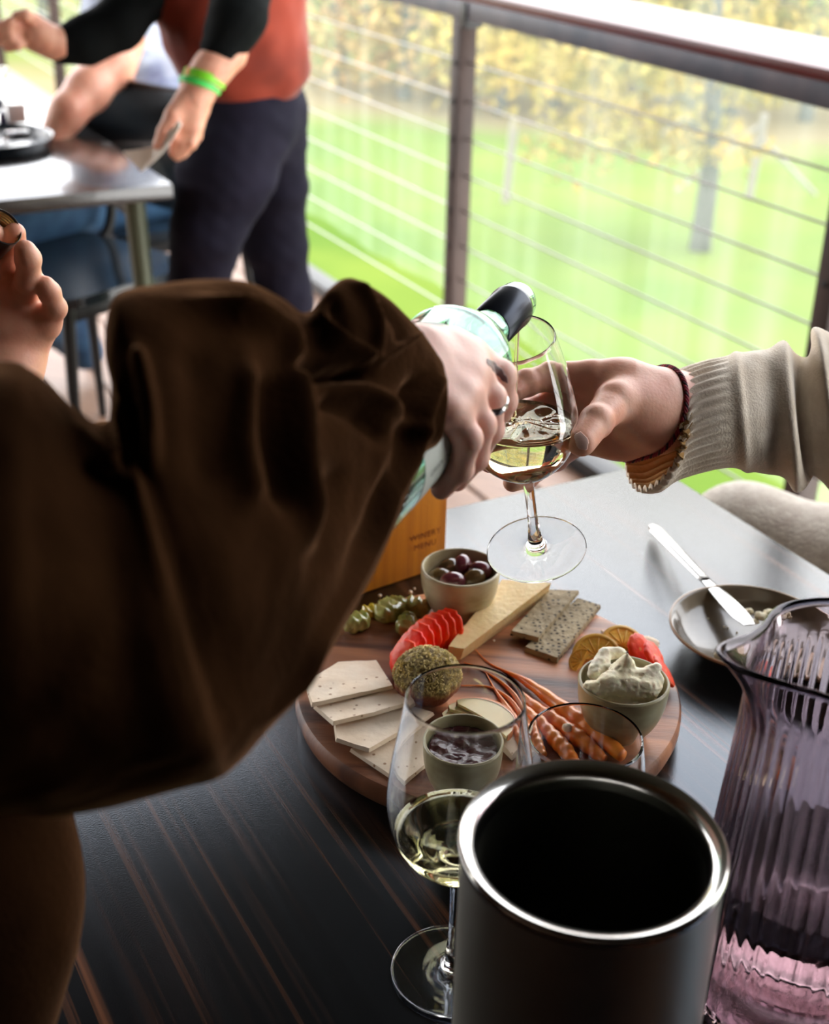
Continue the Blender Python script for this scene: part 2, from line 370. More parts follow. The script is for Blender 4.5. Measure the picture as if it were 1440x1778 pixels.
MT['leaf_g'] = mat('olive_leaves', (.16,.19,.04), .7, 0, (.28,.24,.06), 1.2, spec=.2)
MT['leaf_o'] = mat('tawny_leaves', (.36,.21,.09), .7, 0, (.30,.23,.08), 1.2, spec=.2)
MT['bark'] = mat('grey_bark', (.06,.065,.055), .9, 0, (.10,.10,.09), 12, (1,1,.2), bump=.3)
MT['postw'] = mat('weathered_post', (.22,.20,.17), .9)
for mm in ('leaf_y','leaf_g','leaf_o'):
    MT[mm].node_tree.nodes['Principled BSDF'].inputs['Transmission Weight'].default_value = 0
def leaves(name, centers, spread, n, size, m, parent, seed=0):
    rg = np.random.default_rng(seed); C = np.array(centers, float); idx = rg.integers(0, len(C), n)
    P = C[idx]+rg.normal(size=(n,3))*spread
    A = rg.normal(size=(n,3)); A /= np.linalg.norm(A, axis=1)[:,None]; B = np.cross(A, rg.normal(size=(n,3))); B /= np.linalg.norm(B, axis=1)[:,None]
    s = size*rg.uniform(.5,1.3,(n,1)); V = np.stack([P-A*s, P+B*s*.5, P+A*s, P-B*s*.5], 1).reshape(-1,3)
    me = bpy.data.meshes.new(name); me.vertices.add(4*n); me.vertices.foreach_set('co', V.astype(np.float32).ravel()); me.loops.add(4*n); me.loops.foreach_set('vertex_index', np.arange(4*n, dtype=np.int32))
    me.polygons.add(n); me.polygons.foreach_set('loop_start', np.arange(n, dtype=np.int32)*4); me.polygons.foreach_set('loop_total', np.full(n, 4, np.int32)); me.update(calc_edges=True)
    o = link(name, me, m, parent, False); o['kind'] = 'stuff'; return o
def tree(base, h, r, lean, crown, n, size, m, label, seed, group='trees across the field', spread=(.5,.5,.35)):
    base = np.array(base, float); t = thing('autumn_tree', label, 'tree', base, group)
    rg = random.Random(seed); top = base+np.array([lean,0,h]); P = [base+np.array([0,0,-.1]), base+np.array([lean*.2+.03,0,h*.35]), base+np.array([lean*.6-.04,0,h*.7]), top]
    V, F = tube_vf(P, [r*1.25, r, r*.8, r*.5], 12, 14)
    for k in range(9):
        a = rg.uniform(0, 6.28); z = h*rg.uniform(.3,.95); s = base+np.array([lean*z/h,0,z]); L = rg.uniform(.9,2.0)
        e = s+np.array([math.cos(a)*L, math.sin(a)*L, rg.uniform(-.1,.8)]); mid = (s+e)/2+np.array([0,0,.25])
        v, f = tube_vf([s, mid, e], [r*.32, r*.2, r*.08], 6, 6); o = len(V); V += v; F += [tuple(i+o for i in q) for q in f]
    link('trunk', mesh_of('trunk', V, F), MT['bark'], t)
    leaves('foliage', [base+np.array(c) for c in crown], spread, n, size, m, t, seed)
    return t
tb = Pz(1215,432,-3)
tree(tb, 3.4, .105, -.12, [(-1.5,.2,1.15),(-1.1,.0,1.5),(-.6,.1,2.0),(-1.6,.3,1.9),(-.4,-.2,1.45),(.5,.2,1.95),(.9,0,2.2),(-2.2,0,2.0),(-2.7,.4,2.3),(0,.3,2.5),(1.6,.2,2.4),(-.25,0,1.2)], 2600, .075, MT['leaf_y'],
     'yellow-leaved tree with dark straight trunk nearest the railing', 3, spread=(.33,.33,.16))
def T(px, py, zt, sc, m, label, seed, n=1500, size=.12):
    b = Pz(px, py, -3); b[2] = -3
    cr = [(random.Random(seed+i).uniform(-1.6,1.6)*sc, random.Random(seed+50+i).uniform(-.8,.8)*sc, zt+random.Random(seed+90+i).uniform(-.2,1.4)*sc) for i in range(12)]
    tree(b, zt+1.2*sc, .09*sc, 0, cr, n, size, m, label, seed, spread=(.45*sc,.4*sc,.3*sc))
T(870,196,.9,1.0,MT['leaf_y'],'yellow bushy tree just right of the middle railing post',11)
T(960,185,.8,1.1,MT['leaf_y'],'yellow and olive tree second right of the railing post',12)
T(1090,178,1.0,1.2,MT['leaf_g'],'olive leafed tree behind the nearest dark trunk',13)
T(1270,190,1.3,1.2,MT['leaf_y'],'yellow tree right of the dark trunk behind trellis posts',14)
T(1400,200,1.3,1.2,MT['leaf_g'],'olive tree at far right of the field',15)
T(700,172,.7,1.3,MT['leaf_o'],'tawny low tree left of the middle railing post',16)
T(590,150,.6,1.3,MT['leaf_o'],'tawny spreading tree beside the standing man',17)
T(1180,120,1.6,1.6,MT['leaf_y'],'tall yellow tree in the far row above the railing',18, 2200, .16)
T(1420,110,1.6,1.6,MT['leaf_y'],'tall yellow tree in the far row at right edge',19, 2200, .16)
T(960,100,1.2,1.8,MT['leaf_g'],'olive green tree in the far row over the beam',20, 2200, .16)
T(720,90,1.0,1.8,MT['leaf_g'],'pale olive tree in the far row left of the post',21, 2200, .16)
T(80,60,1.0,1.8,MT['leaf_g'],'olive tree far off above the second table',22, 1500, .16)
# trellis posts
def post(px, py, h, lab, stay=None, r=.055):
    b = Pz(px, py, -3); t = thing('trellis_post', lab, 'post', b, 'trellis posts in the field')
    tube('upright', [b-UP*.1, b+UP*h+np.array([.06,0,0])], r, MT['postw'], t, 10)
    if stay:
        for (dx, hh) in stay: tube('diagonal_stay', [b+np.array([dx,0,0]), b+UP*hh], .03, MT['postw'], t, 8)
post(1302,335,1.05,'grey trellis post with diagonal stays right of the trunk',[(-1.0,.9),(.9,.8)])
post(878,348,1.05,'short grey post standing in grass beside middle railing post')

# ------------------------------------------------------------ the near table
TZ = .75; C1 = np.array([.26,1.357,0])
def tab(u, v, z): return C1-AX*u-BX*v+UP*z
def text_mesh(txt, size, extrude=0):
    c = bpy.data.curves.new('lettering', 'FONT'); c.body = txt; c.size = size; c.align_x = 'CENTER'; c.align_y = 'CENTER'; c.extrude = extrude; c.space_character = 1.15; c.resolution_u = 2
    o = bpy.data.objects.new('lettering_tmp', c); COL.objects.link(o); dg = bpy.context.evaluated_depsgraph_get(); dg.update()
    me = bpy.data.meshes.new_from_object(o.evaluated_get(dg)); bpy.data.objects.remove(o); bpy.data.curves.remove(c); return me
t1 = thing('dining_table', 'dark stained wooden dining table carrying the round food board', 'table', tab(.7,.5,0))
L1, W1 = 1.75, 1.02
V, F = box(tab(L1/2, W1/2, TZ-.016), AX, BX, UP, L1, W1, .032); autosmooth(link('tabletop', bevel(mesh_of('tabletop', V, F), .0025), MT['table'], t1))
for u in (.16, L1-.16):
    for v in (.12, W1-.12): add_box('leg', tab(u, v, .36), AX, BX, UP, (.05,.05,.718), MT['blackm'], t1)
for v in (.12, W1-.12): add_box('apron', tab(L1/2, v, .70), AX, BX, UP, (L1-.36,.022,.06), MT['blackm'], t1)

# serving board
BC = Pz(847,1190,.772); BR = .1500
wb = mat('acacia_wood', (.62,.30,.15), .42, 0, (.15,.055,.028), 1, (5,46,1), ramp=(.42,.62), rot=.12, bump=.12, bscale=80, bstretch=(1,8,1), dist=.3)
def board_mat():
    m = wb; nt = m.node_tree; N = nt.nodes; L = nt.links; b = N['Principled BSDF']; tcn = N['Texture Coordinate']
    old = b.inputs['Base Color'].links[0].from_socket
    mp0 = N.new('ShaderNodeMapping'); mp0.inputs['Rotation'].default_value = (0,0,.12); L.new(tcn.outputs['Object'], mp0.inputs[0])
    mp = N.new('ShaderNodeMapping'); mp.inputs['Scale'].default_value = (1.2,22,1); L.new(mp0.outputs[0], mp.inputs[0])
    tx = N.new('ShaderNodeTexNoise'); tx.inputs['Scale'].default_value = 1; tx.inputs['Detail'].default_value = 1; L.new(mp.outputs[0], tx.inputs['Vector'])
    rp = N.new('ShaderNodeValToRGB'); rp.color_ramp.elements[0].position = .44; rp.color_ramp.elements[1].position = .56; rp.color_ramp.elements[0].color = (1.15,1,.9,1); rp.color_ramp.elements[1].color = (.42,.33,.3,1); L.new(tx.outputs[0], rp.inputs[0])
    mx = N.new('ShaderNodeMix'); mx.data_type = 'RGBA'; mx.blend_type = 'MULTIPLY'; mx.inputs[0].default_value = 1; L.new(old, mx.inputs[6]); L.new(rp.outputs[0], mx.inputs[7]); L.new(mx.outputs[2], b.inputs['Base Color'])
    return m
bd = lathe('serving_board', [(0,0),(BR-.006,0),(BR-.002,.004),(BR,.010),(BR,.018),(BR-.002,.0215),(BR-.005,.022),(.08,.022),(0,.022)], [BC[0],BC[1],TZ], UP, board_mat(), None, 128, smooth_ang=30)
tag(bd, 'round acacia wood serving board covered with cheese, fruit and crackers', 'board')
BZ = .772
def bpt(px, py, h=0): return Pz(px, py, BZ+h)

# ceramic bowls
MT['cer'] = mat('speckled_ceramic', (.66,.60,.40), .28, 0, (.34,.26,.13), 26, (1,1,2.2), bump=.06, ramp=(.3,.7))
MT['cer2'] = mat('olive_ceramic', (.46,.43,.26), .28, 0, (.24,.17,.08), 26, (1,1,2.2), bump=.06, ramp=(.3,.7))
def bowl(name, px, py, R, H, m, lab, fill=None):
    z = BZ; c = Pz(px, py, z+H); o = [c[0], c[1], z+.0003]
    rb = R*.56
    out = [(0,0),(rb*.9,0),(rb,.001),(R*.80,H*.28),(R*.95,H*.6),(R*.995,H*.93),(R*.985,H*.985),(R*.955,H),(R*.925,H*.975),(R*.90,H*.8),(R*.82,H*.45),(R*.6,H*.2),(0,H*.14)]
    ob = lathe(name, [(p[0], p[1]) for p in crom([(a, b, 0) for a, b in out], 60)], o, UP, m, None, 72); tag(ob, lab, 'bowl'); return np.array(o), ob
ob_, olb = bowl('ramekin', 800, 984, .0335, .046, MT['cer'], 'small cream ceramic bowl of olives at the back of the board')
gb_, gcb = bowl('ramekin', 1084, 1180, .0335, .046, MT['cer2'], 'small green-grey ceramic bowl heaped with white soft cheese')
jb_, jmb = bowl('ramekin', 805, 1282, .0300, .044, MT['cer2'], 'small ceramic bowl of dark jam behind the front wine glass')
# olives
MT['olp'] = mat('purple_olive', (.10,.018,.030), .16, 0, (.17,.04,.05), 40, coat=.6); MT['olg'] = mat('brown_green_olive', (.17,.11,.035), .18, 0, (.09,.05,.02), 50, coat=.6)
def blob(name, c, r, m, lab=None, cat=None, group=None, seed=0, amp=0, fr=40, dirs=None, sub=3, parent=None):
    bm = bmesh.new(); bmesh.ops.create_icosphere(bm, subdivisions=sub, radius=1); A = np.array([v.co[:] for v in bm.verts])
    r = np.array(r if np.ndim(r) else [r]*3, float); B = np.array(dirs if dirs is not None else np.eye(3)); P = (A*r)@B
    if amp: P = P+A@B*(fbm(P, fr, seed)*amp)[:,None]
    for v, p in zip(bm.verts, P): v.co = p+np.asarray(c)
    me = bpy.data.meshes.new(name); bm.to_mesh(me); bm.free(); o = link(name, me, m, parent)
    if lab: tag(o, lab, cat, group)
    return o
def dirs3(a): u, v, w = basis(a); return np.array([u, v, w])
OL = [(772,982,0,'olg','brownish green olive at left in the bowl',(.3,.2,.1)),(804,969,.002,'olp','purple olive at the back centre of the bowl',(.2,1,.3)),(838,990,.002,'olp','large purple olive at the right of the bowl',(1,-.25,.1)),
      (786,1010,0,'olp','dull purple olive at the front centre of the bowl',(1,.1,0)),(822,1006,-.001,'olg','greenish olive at the front right of the bowl',(.4,.1,.2)),(764,1003,-.003,'olg','half hidden green olive at the front left of the bowl',(1,.2,0)),
      (752,984,-.003,'olp','dark olive tucked at the far left of the bowl',(.2,1,0)),(826,972,-.004,'olp','dark purple olive sunk at the back right of the bowl',(1,.3,0))]
for px, py, dz, mm, lab, dr in OL:
    c = Pz(px, py, BZ+.0345+dz); d = c[:2]-ob_[:2]; q = np.linalg.norm(d)
    if q > .0195: c[:2] = ob_[:2]+d/q*.0195
    blob('olive', c, (.0086,.0086,.0116), MT[mm], lab, 'olive', 'olives in the bowl', 3, .0004, 60, dirs3(dr))
lq = lathe('olive_brine', [(0,.018),(.026,.018),(.026,.0182),(0,.0182)], ob_, UP, mat('dark_brine', (.03,.012,.008), .08), None, 32); tag(lq, 'dark oily brine pooled at the bottom of the olive bowl', 'brine')
# jam
def jam_fn(P):
    r = np.hypot(P[...,0]-jb_[0], P[...,1]-jb_[1]); z = P[...,2]-(jb_[2]+.034+.0016*fbm(P, 75, 5)+.003*(r/.025)**2); return np.maximum(np.maximum(z, r-.0255), -(P[...,2]-jb_[2]-.024))
jm = sdf_mesh('fruit_jam', jam_fn, [jb_+UP*.022-X3*.026-Y3*.026, jb_+UP*.04+X3*.026+Y3*.026], .002, .0011, mat('dark_fruit_jam', (.05,.008,.012), .22, coat=.15, bump=.5, bscale=220), relax=1)
tag(jm, 'glossy dark fruit jam filling the bowl behind the wine glass', 'jam')
# soft white cheese: a torn peak and a smear up the left wall
def gc(px, py, h): return Pz(px, py, BZ+h)
G1 = gb_+UP*.026
def goat(P):
    d = cone(P, gc(1060,1185,.050), gc(1110,1195,.046), .0085,.0085)
    pk = cone(P, gc(1083,1172,.048), gc(1090,1136,.068), .0125,.0012)
    d = smin(d, pk, .007); d = smin(d, cone(P, gc(1118,1180,.048), gc(1140,1158,.056), .0085,.0035), .004); d = smin(d, cone(P, gc(1126,1195,.046), gc(1138,1185,.047), .008,.006), .004)
    d = smin(d, cone(P, gc(1032,1168,.046), gc(1050,1140,.050), .0055,.0045), .006); d = smin(d, cone(P, gc(1055,1136,.050), gc(1078,1132,.051), .0045,.0035), .005)
    d = smin(d, cone(P, gc(1024,1190,.046), gc(1040,1200,.044), .0045,.006), .006); d = smin(d, ellip(P, G1, np.eye(3), (.026,.026,.016)), .008)
    return d+.0016*fbm(P, 55, 9)+.0022*np.abs(fbm(P, 120, 4))-.0008
gch = sdf_mesh('soft_cheese', goat, [gb_+UP*.01-X3*.03-Y3*.03, gb_+UP*.07+X3*.033+Y3*.03], .004, .0010, mat('soft_white_cheese', (.90,.84,.66), .5, 0, (.84,.75,.50), 40, sss=.15, bump=.25, bscale=260), relax=1)
tag(gch, 'torn peak of soft white cheese heaped in the green-grey bowl', 'cheese')

# flat pieces from outlines lying on the board
def slab(name, pts, th, m, lab=None, cat=None, group=None, amp=0, seed=0, round_=.001, h=0, sub=5, parent=None, zs=None):
    """pts: outline pixels on the board (3-D base outline), thickness th"""
    base = np.array([Pz(px, py, BZ+h+(zs[i] if zs else 0)) for i, (px, py) in enumerate(pts)]); return slab3(name, base, th, m, lab, cat, group, amp, seed, round_, sub, parent)
def slab3(name, base, th, m, lab=None, cat=None, group=None, amp=0, seed=0, round_=.001, sub=5, parent=None, holes=0):
    c = base.mean(0); u, s, vt = np.linalg.svd(base-c); n = vt[2]*(1 if vt[2][2] > 0 else -1); k = len(base)
    dens = []
    for i in range(k):
        for t in np.linspace(0, 1, 7)[:-1]: dens.append(base[i]*(1-t)+base[(i+1)%k]*t)
    dens = np.array(dens); K = len(dens); V = []; F = []
    rings = [(1,0,.0),(1,1,.0)]+[(1-q/sub, 1, 0) for q in range(1, sub)]
    # bottom ring, top ring, inner top rings, centre
    V += list(dens); V += list(c+(dens-c)*(1-round_/.04)+n*th)
    for q in range(1, sub): V += list(c+(dens-c)*(1-q/sub)+n*th)
    V.append(c+n*th); V = np.array(V)
    tops = np.arange(K, len(V)); V[tops] += n*(amp*fbm(V[tops], 45, seed))[:,None]
    if holes:
        dd = dens
    for r in range(sub):
        for i in range(K): F.append((r*K+i, r*K+(i+1)%K, (r+1)*K+(i+1)%K, (r+1)*K+i))
    for i in range(K): F.append((sub*K+i, sub*K+(i+1)%K, len(V)-1))
    F.append(tuple(range(K))[::-1]); me = mesh_of(name, V, F)
    bm = bmesh.new(); bm.from_mesh(me); bmesh.ops.recalc_face_normals(bm, faces=bm.faces); bm.to_mesh(me); bm.free()
    o = link(name, me, m, parent); autosmooth(o, 38)
    if lab: tag(o, lab, cat, group)
    return o
def cracker_mat(name, c1, c2, dot, sc=190):
    m = mat(name, c1, .75, 0, c2, 28, bump=.35, bscale=150)
    nt = m.node_tree; N = nt.nodes; L = nt.links; b = N['Principled BSDF']; tcn = N['Texture Coordinate']; old = b.inputs['Base Color'].links[0].from_socket
    v = N.new('ShaderNodeTexVoronoi'); v.inputs['Scale'].default_value = sc; v.inputs['Randomness'].default_value = .45; L.new(tcn.outputs['Object'], v.inputs['Vector'])
    rp = N.new('ShaderNodeValToRGB'); rp.color_ramp.elements[0].position = .10; rp.color_ramp.elements[1].position = .17; L.new(v.outputs['Distance'], rp.inputs[0])
    mx = N.new('ShaderNodeMix'); mx.data_type = 'RGBA'; mx.inputs[6].default_value = (*dot,1); L.new(rp.outputs[0], mx.inputs[0]); L.new(old, mx.inputs[7]); L.new(mx.outputs[2], b.inputs['Base Color'])
    return m
MT['crk'] = cracker_mat('pale_cracker', (.90,.76,.60), (.83,.65,.47), (.38,.22,.12), 115)
MT['seed'] = cracker_mat('seeded_cracker', (.44,.35,.21), (.30,.23,.13), (.035,.022,.012), 210)
MT['seed'].node_tree.nodes['Voronoi Texture'].inputs['Randomness'].default_value = .5
for _n in MT['seed'].node_tree.nodes:
    if _n.type == 'VALTORGB' and abs(_n.color_ramp.elements[0].position-.10) < .001: _n.color_ramp.elements[0].position = .24; _n.color_ramp.elements[1].position = .34
for m_ in ('seed',): MT[m_].node_tree.nodes['Bump'].inputs['Strength'].default_value = .9
WC = [([(607,1305),(714,1262),(752,1268),(735,1330),(692,1362)], [0]*5, 0, 'pale cracker lowest and nearest of the fanned four'),
      ([(580,1262),(702,1228),(752,1240),(721,1261),(641,1307),(583,1288)], [0,0,.003,.004,.004,.002], .0032, 'pale cracker second from the near end of the fan'),
      ([(544,1230),(626,1207),(694,1201),(713,1224),(650,1243),(578,1260)], [0,0,0,.003,.004,.004], .0064, 'pale cracker third from the near end, rounded right corner'),
      ([(529,1189),(587,1154),(655,1151),(684,1196),(612,1212),(541,1228)], [0,-.006,-.006,.001,.003,.003], .0094, 'pale cracker on top at the far end of the fan')]
for k, (pts, zs, h, lab) in enumerate(WC): slab('flatbread_cracker', pts, .0030, MT['crk'], lab, 'cracker', 'pale crackers fanned on the board', .0007, k, .0012, h+.0003, 6, zs=zs)
slab('seeded_crispbread', [(910,1131),(1003,1044),(1044,1056),(967,1152)], .0042, MT['seed'], 'dark seeded crispbread lying under the other one, nearer the orange', 'cracker', 'seeded crispbreads', .0009, 7, .0014, .0003, 7)
slab('seeded_crispbread', [(886,1103),(955,1029),(1006,1031),(935,1115)], .0040, MT['seed'], 'dark seeded crispbread lying on top, beside the cheese wedge', 'cracker', 'seeded crispbreads', .0009, 8, .0014, .0048, 7)
# hard cheese wedge
hc = mat('hard_yellow_cheese', (.86,.66,.33), .5, 0, (.80,.56,.24), 30, sss=.2, bump=.3, bscale=200)
Tq = [Pz(872,1006,BZ+.021), Pz(957,1012,BZ+.021), Pz(806,1126,BZ+.014), Pz(778,1122,BZ+.015)]
Bq = [Pz(868,1035,BZ+.0004), Pz(952,1036,BZ+.0004), Pz(800,1146,BZ+.0004), Pz(777,1149,BZ+.0004)]
bm = bmesh.new(); vs = [bm.verts.new(p) for p in Bq+Tq]
for f in ((3,2,1,0),(4,5,6,7),(0,1,5,4),(1,2,6,5),(2,3,7,6),(3,0,4,7)): bm.faces.new([vs[i] for i in f])
bmesh.ops.subdivide_edges(bm, edges=bm.edges, cuts=14, use_grid_fill=True)
P = np.array([v.co[:] for v in bm.verts]); d = fbm(P, 60, 3)*.0007
for v, q in zip(bm.verts, d): v.co += Vector((q, q*.6, -abs(q)*.5 if v.co.z > BZ+.004 else 0))
bmesh.ops.recalc_face_normals(bm, faces=bm.faces); me = bpy.data.meshes.new('cheese_wedge'); bm.to_mesh(me); bm.free()
tag(autosmooth(link('cheese_wedge', me, hc), 35), 'long wedge of hard yellow cheese lying between olives and crispbread', 'cheese')
# herb-crusted ball
hb = Pz(742,1176,BZ+.020)
hm = mat('herb_crust', (.62,.46,.15), .7, 0, (.20,.13,.04), 260, voro=1, ramp=(.1,.6), bump=.8, bscale=330, bdist=.003)
blob('crusted_cheese_ball', hb+UP*.001, (.0255,.0245,.0215), hm, 'round cheese ball crusted with green herbs and seeds', 'cheese', None, 5, .0016, 60, sub=5)
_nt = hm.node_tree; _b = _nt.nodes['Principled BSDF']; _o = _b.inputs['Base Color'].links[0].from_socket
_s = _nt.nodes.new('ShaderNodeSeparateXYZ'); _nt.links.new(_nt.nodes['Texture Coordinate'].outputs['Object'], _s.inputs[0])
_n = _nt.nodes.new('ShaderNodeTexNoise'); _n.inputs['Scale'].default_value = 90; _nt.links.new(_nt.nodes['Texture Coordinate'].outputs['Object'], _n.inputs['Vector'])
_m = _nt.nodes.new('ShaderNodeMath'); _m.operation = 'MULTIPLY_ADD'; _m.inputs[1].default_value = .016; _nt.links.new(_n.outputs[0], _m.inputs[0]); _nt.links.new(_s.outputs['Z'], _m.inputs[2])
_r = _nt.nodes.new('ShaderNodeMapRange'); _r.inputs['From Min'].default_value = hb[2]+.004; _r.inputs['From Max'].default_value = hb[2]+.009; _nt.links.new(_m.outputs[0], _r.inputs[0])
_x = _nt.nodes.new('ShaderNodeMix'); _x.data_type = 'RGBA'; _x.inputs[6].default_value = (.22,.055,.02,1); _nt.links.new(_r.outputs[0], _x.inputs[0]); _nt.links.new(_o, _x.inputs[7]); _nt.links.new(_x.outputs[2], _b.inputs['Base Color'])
bo = bpy.data.objects['crusted_cheese_ball']; rg = np.random.default_rng(4); V = []; F = []
for k in range(900):
    z = rg.uniform(.05, 1); a = rg.uniform(0, 6.28); q = math.sqrt(1-z*z); n = np.array([q*math.cos(a), q*math.sin(a), z]); p = hb+UP*.001+n*np.array([.0262,.0252,.0222]); u = nrm(rg.normal(size=3)); v = nrm(np.cross(n, u)); s = rg.uniform(.0006,.0013)
    o = len(V); V += [p-v*s*1.6, p+np.cross(n, v)*s*.6, p+v*s*1.6, p-np.cross(n, v)*s*.6, p+n*s*.9]; F += [(o,o+1,o+4),(o+1,o+2,o+4),(o+2,o+3,o+4),(o+3,o,o+4)]
sd = link('seed_crust', mesh_of('seed_crust', V, F), mat('seeds', (.86,.68,.28), .6, 0, (.42,.34,.12), 120), bo, False); sd['kind'] = 'stuff'
# strawberries sliced and fanned
def straw_mat():
    m = mat('strawberry_flesh', (.95,.085,.010), .4, 0, (.86,.022,.006), 60, sss=.3, bump=.4, bscale=240, coat=.1, spec=.3); return m
MT['straw'] = straw_mat(); MT['strawin'] = mat('strawberry_heart', (.95,.36,.07), .4, 0, (.92,.22,.04), 80, sss=.3)
MT['straws'] = mat('strawberry_skin', (.55,.01,.008), .2, bump=.7, bscale=300, coat=.6)
def straw_slice(c, n, up, w, l, lab, group):
    c = np.array(c); n = nrm(n); up = nrm(up-n*np.dot(up, n)); sx = np.cross(up, n); K = 36; ring = []
    for k in range(K):
        a = 2*math.pi*k/K; rr = 1+.03*math.sin(a*11)+.02*math.sin(a*17); yy = math.sin(a); xx = math.cos(a)*(1-.28*max(0, -yy)-.05*max(0,yy)); ring.append(c+(sx*xx*w+up*yy*l)*rr)
    ring = np.array(ring); th = .0030
    V = list(c+(ring-c)*.93-n*th/2)+list(ring)+list(c+(ring-c)*.93+n*th/2)+list(c+(ring-c)*.5+n*(th/2+.0002))+list(c+(ring-c)*.5-n*(th/2+.0002))+[c+n*th/2, c-n*th/2]; F = []
    for i in range(K):
        j = (i+1)%K; F += [(i,j,K+j,K+i),(K+i,K+j,2*K+j,2*K+i),(2*K+i,2*K+j,3*K+j,3*K+i),(j,i,4*K+i,4*K+j),(3*K+i,3*K+j,5*K),(4*K+j,4*K+i,5*K+1)]
    o = link('strawberry_slice', mesh_of('strawberry_slice', V, F), MT['straw']); tag(o, lab, 'strawberry', group)
    h = blob('pale_heart', c, (w*.42, l*.42, th*.56), MT['strawin'], dirs=[sx, up, n], sub=2, parent=o); return o
SL = [(700,1148),(713,1130),(725,1118),(737,1108),(749,1100),(761,1096),(773,1092)]
for i, (px, py) in enumerate(SL):
    t = i/6; c = Pz(px+2, py, BZ+.0150); n = nrm(np.array([-.70+.20*t,-.62-.1*t,.50]))
    straw_slice(c, n, nrm(np.array([.15,.35,.85])), .0165-.001*abs(t-.4), .0172, ['strawberry slice lying nearest the herb ball','strawberry slice second in the fan','strawberry slice third in the fan','strawberry slice in the middle of the fan','strawberry slice fifth in the fan','strawberry slice sixth in the fan','strawberry slice at the far end beside the cheese wedge'][i], 'fanned strawberry slices by the cheese wedge')
for i, (px, py, lab) in enumerate([(1110,1128,'strawberry slice behind the soft cheese bowl'),(1136,1140,'strawberry slice leaning on the right of the cheese bowl'),(1154,1166,'strawberry slice at the board edge right of the cheese bowl')]):
    straw_slice(Pz(px, py, BZ+.0135), nrm([.5+.2*i,-.5+.25*i,.75]), nrm([.2,.5,.7]), .0115, .0145, lab, 'strawberry slices behind the cheese bowl')
# pickles
MT['pick'] = mat('pickled_cucumber', (.60,.58,.20), .14, 0, (.28,.30,.06), 55, sss=.2, coat=.6, bump=.5, bscale=90)
for i, (px, py, r, dr, lab) in enumerate([(619,1080,(.012,.0085,.0075),(.9,.6,.2),'green pickle chunk half hidden by the brown sleeve'),(680,1058,(.0165,.0105,.0085),(.8,.9,.25),'large pale green pickle chunk in the middle of the pile'),(722,1054,(.013,.0085,.008),(1,-.2,.2),'dark green pickle chunk beside the olive bowl'),(707,1084,(.012,.008,.007),(.3,1,.1),'shiny pickle slice between pile and strawberries'),(645,1062,(.010,.006,.005),(1,.5,.1),'yellow pickle strip at left of the pile')]):
    c = Pz(px, py, BZ+r[2]*.95)
    D = dirs3(dr); D = np.array([D[2], D[0], D[1]]); bm = bmesh.new(); bmesh.ops.create_icosphere(bm, subdivisions=4, radius=1); A = np.array([v.co[:] for v in bm.verts]); A2 = np.sign(A)*np.abs(A)**.75
    P = A2*np.array(r); P[:,2] += .0014*np.sin(P[:,0]*900)*np.sign(A[:,2]); P[:,1] += .0009*np.sin(P[:,0]*900); P = P@np.array([nrm([D[0][0],D[0][1],0]), nrm([-D[0][1],D[0][0],0]), UP]); P += A*(fbm(P, 70, i)*.0014)[:,None]
    for v, p in zip(bm.verts, P): v.co = p+c
    me = bpy.data.meshes.new('pickle_chunk'); bm.to_mesh(me); bm.free(); tag(link('pickle_chunk', me, MT['pick'] if i != 4 else mat('yellow_pickle', (.62,.46,.04), .2, coat=.5)), lab, 'pickle', 'pickles on the board')
# apple slices
MT['apple'] = mat('apple_flesh', (.80,.66,.36), .4, 0, (.76,.58,.28), 40, sss=.2); MT['appleskin'] = mat('red_apple_skin', (.50,.06,.03), .25, 0, (.72,.28,.10), 60, coat=.3)
for i, (px, py, rz, lab) in enumerate([(828,1256,2.15,'lowest apple slice, nearest the jam bowl'),(836,1250,1.95,'second apple slice of the fan'),(846,1246,1.72,'third apple slice of the fan'),(856,1246,1.48,'uppermost apple slice with red skin at right')]):
    c = Pz(px, py, BZ+.004+.003*i); K = 26; R_ = .0285; a0 = rz-1.9; a1 = rz+.5; tx = np.array([math.cos(rz-.7), math.sin(rz-.7), 0]); ty = np.array([-tx[1], tx[0], 0]); nn = nrm(UP+tx*.16)
    tx2 = nrm(np.cross(ty, nn)); ty = np.cross(nn, tx2); V = []; F = []; M = 14
    for k in range(K+1):      # half-moon slice: outer arc (skin) and inner core line
        a = math.pi*k/K; outer = c+tx2*math.sin(a)*R_*.98-ty*math.cos(a)*R_-tx2*R_*.35; inner = c+tx2*(math.sin(a)**2*.10*R_)-ty*math.cos(a)*R_*.96-tx2*R_*.35
        for q in (0, 1): V += [inner+nn*(q*.0022-.0004), outer+nn*(q*.0055-.0015)]
    for k in range(K):
        b = k*4; d = b+4; F += [(b+2,b+3,d+3,d+2),(b,d,d+1,b+1),(b,b+2,d+2,d)]
    o = link('apple_slice', mesh_of('apple_slice', V, F), MT['apple']); autosmooth(o); tag(o, lab, 'apple', 'apple slices fanned on the board')
    V2 = []; F2 = []
    for k in range(K+1):
        it, ot, ob2 = V[k*4+2], V[k*4+3], V[k*4+1]; V2 += [ob2+(ob2-c)*.006, ot+(ot-c)*.006+nn*.0002, ot*.90+it*.10+nn*.00035]
    for k in range(K): F2 += [(k*3,k*3+3,k*3+4,k*3+1),(k*3+1,k*3+4,k*3+5,k*3+2)]
    link('red_skin', mesh_of('red_skin', V2, F2), MT['appleskin'], o)
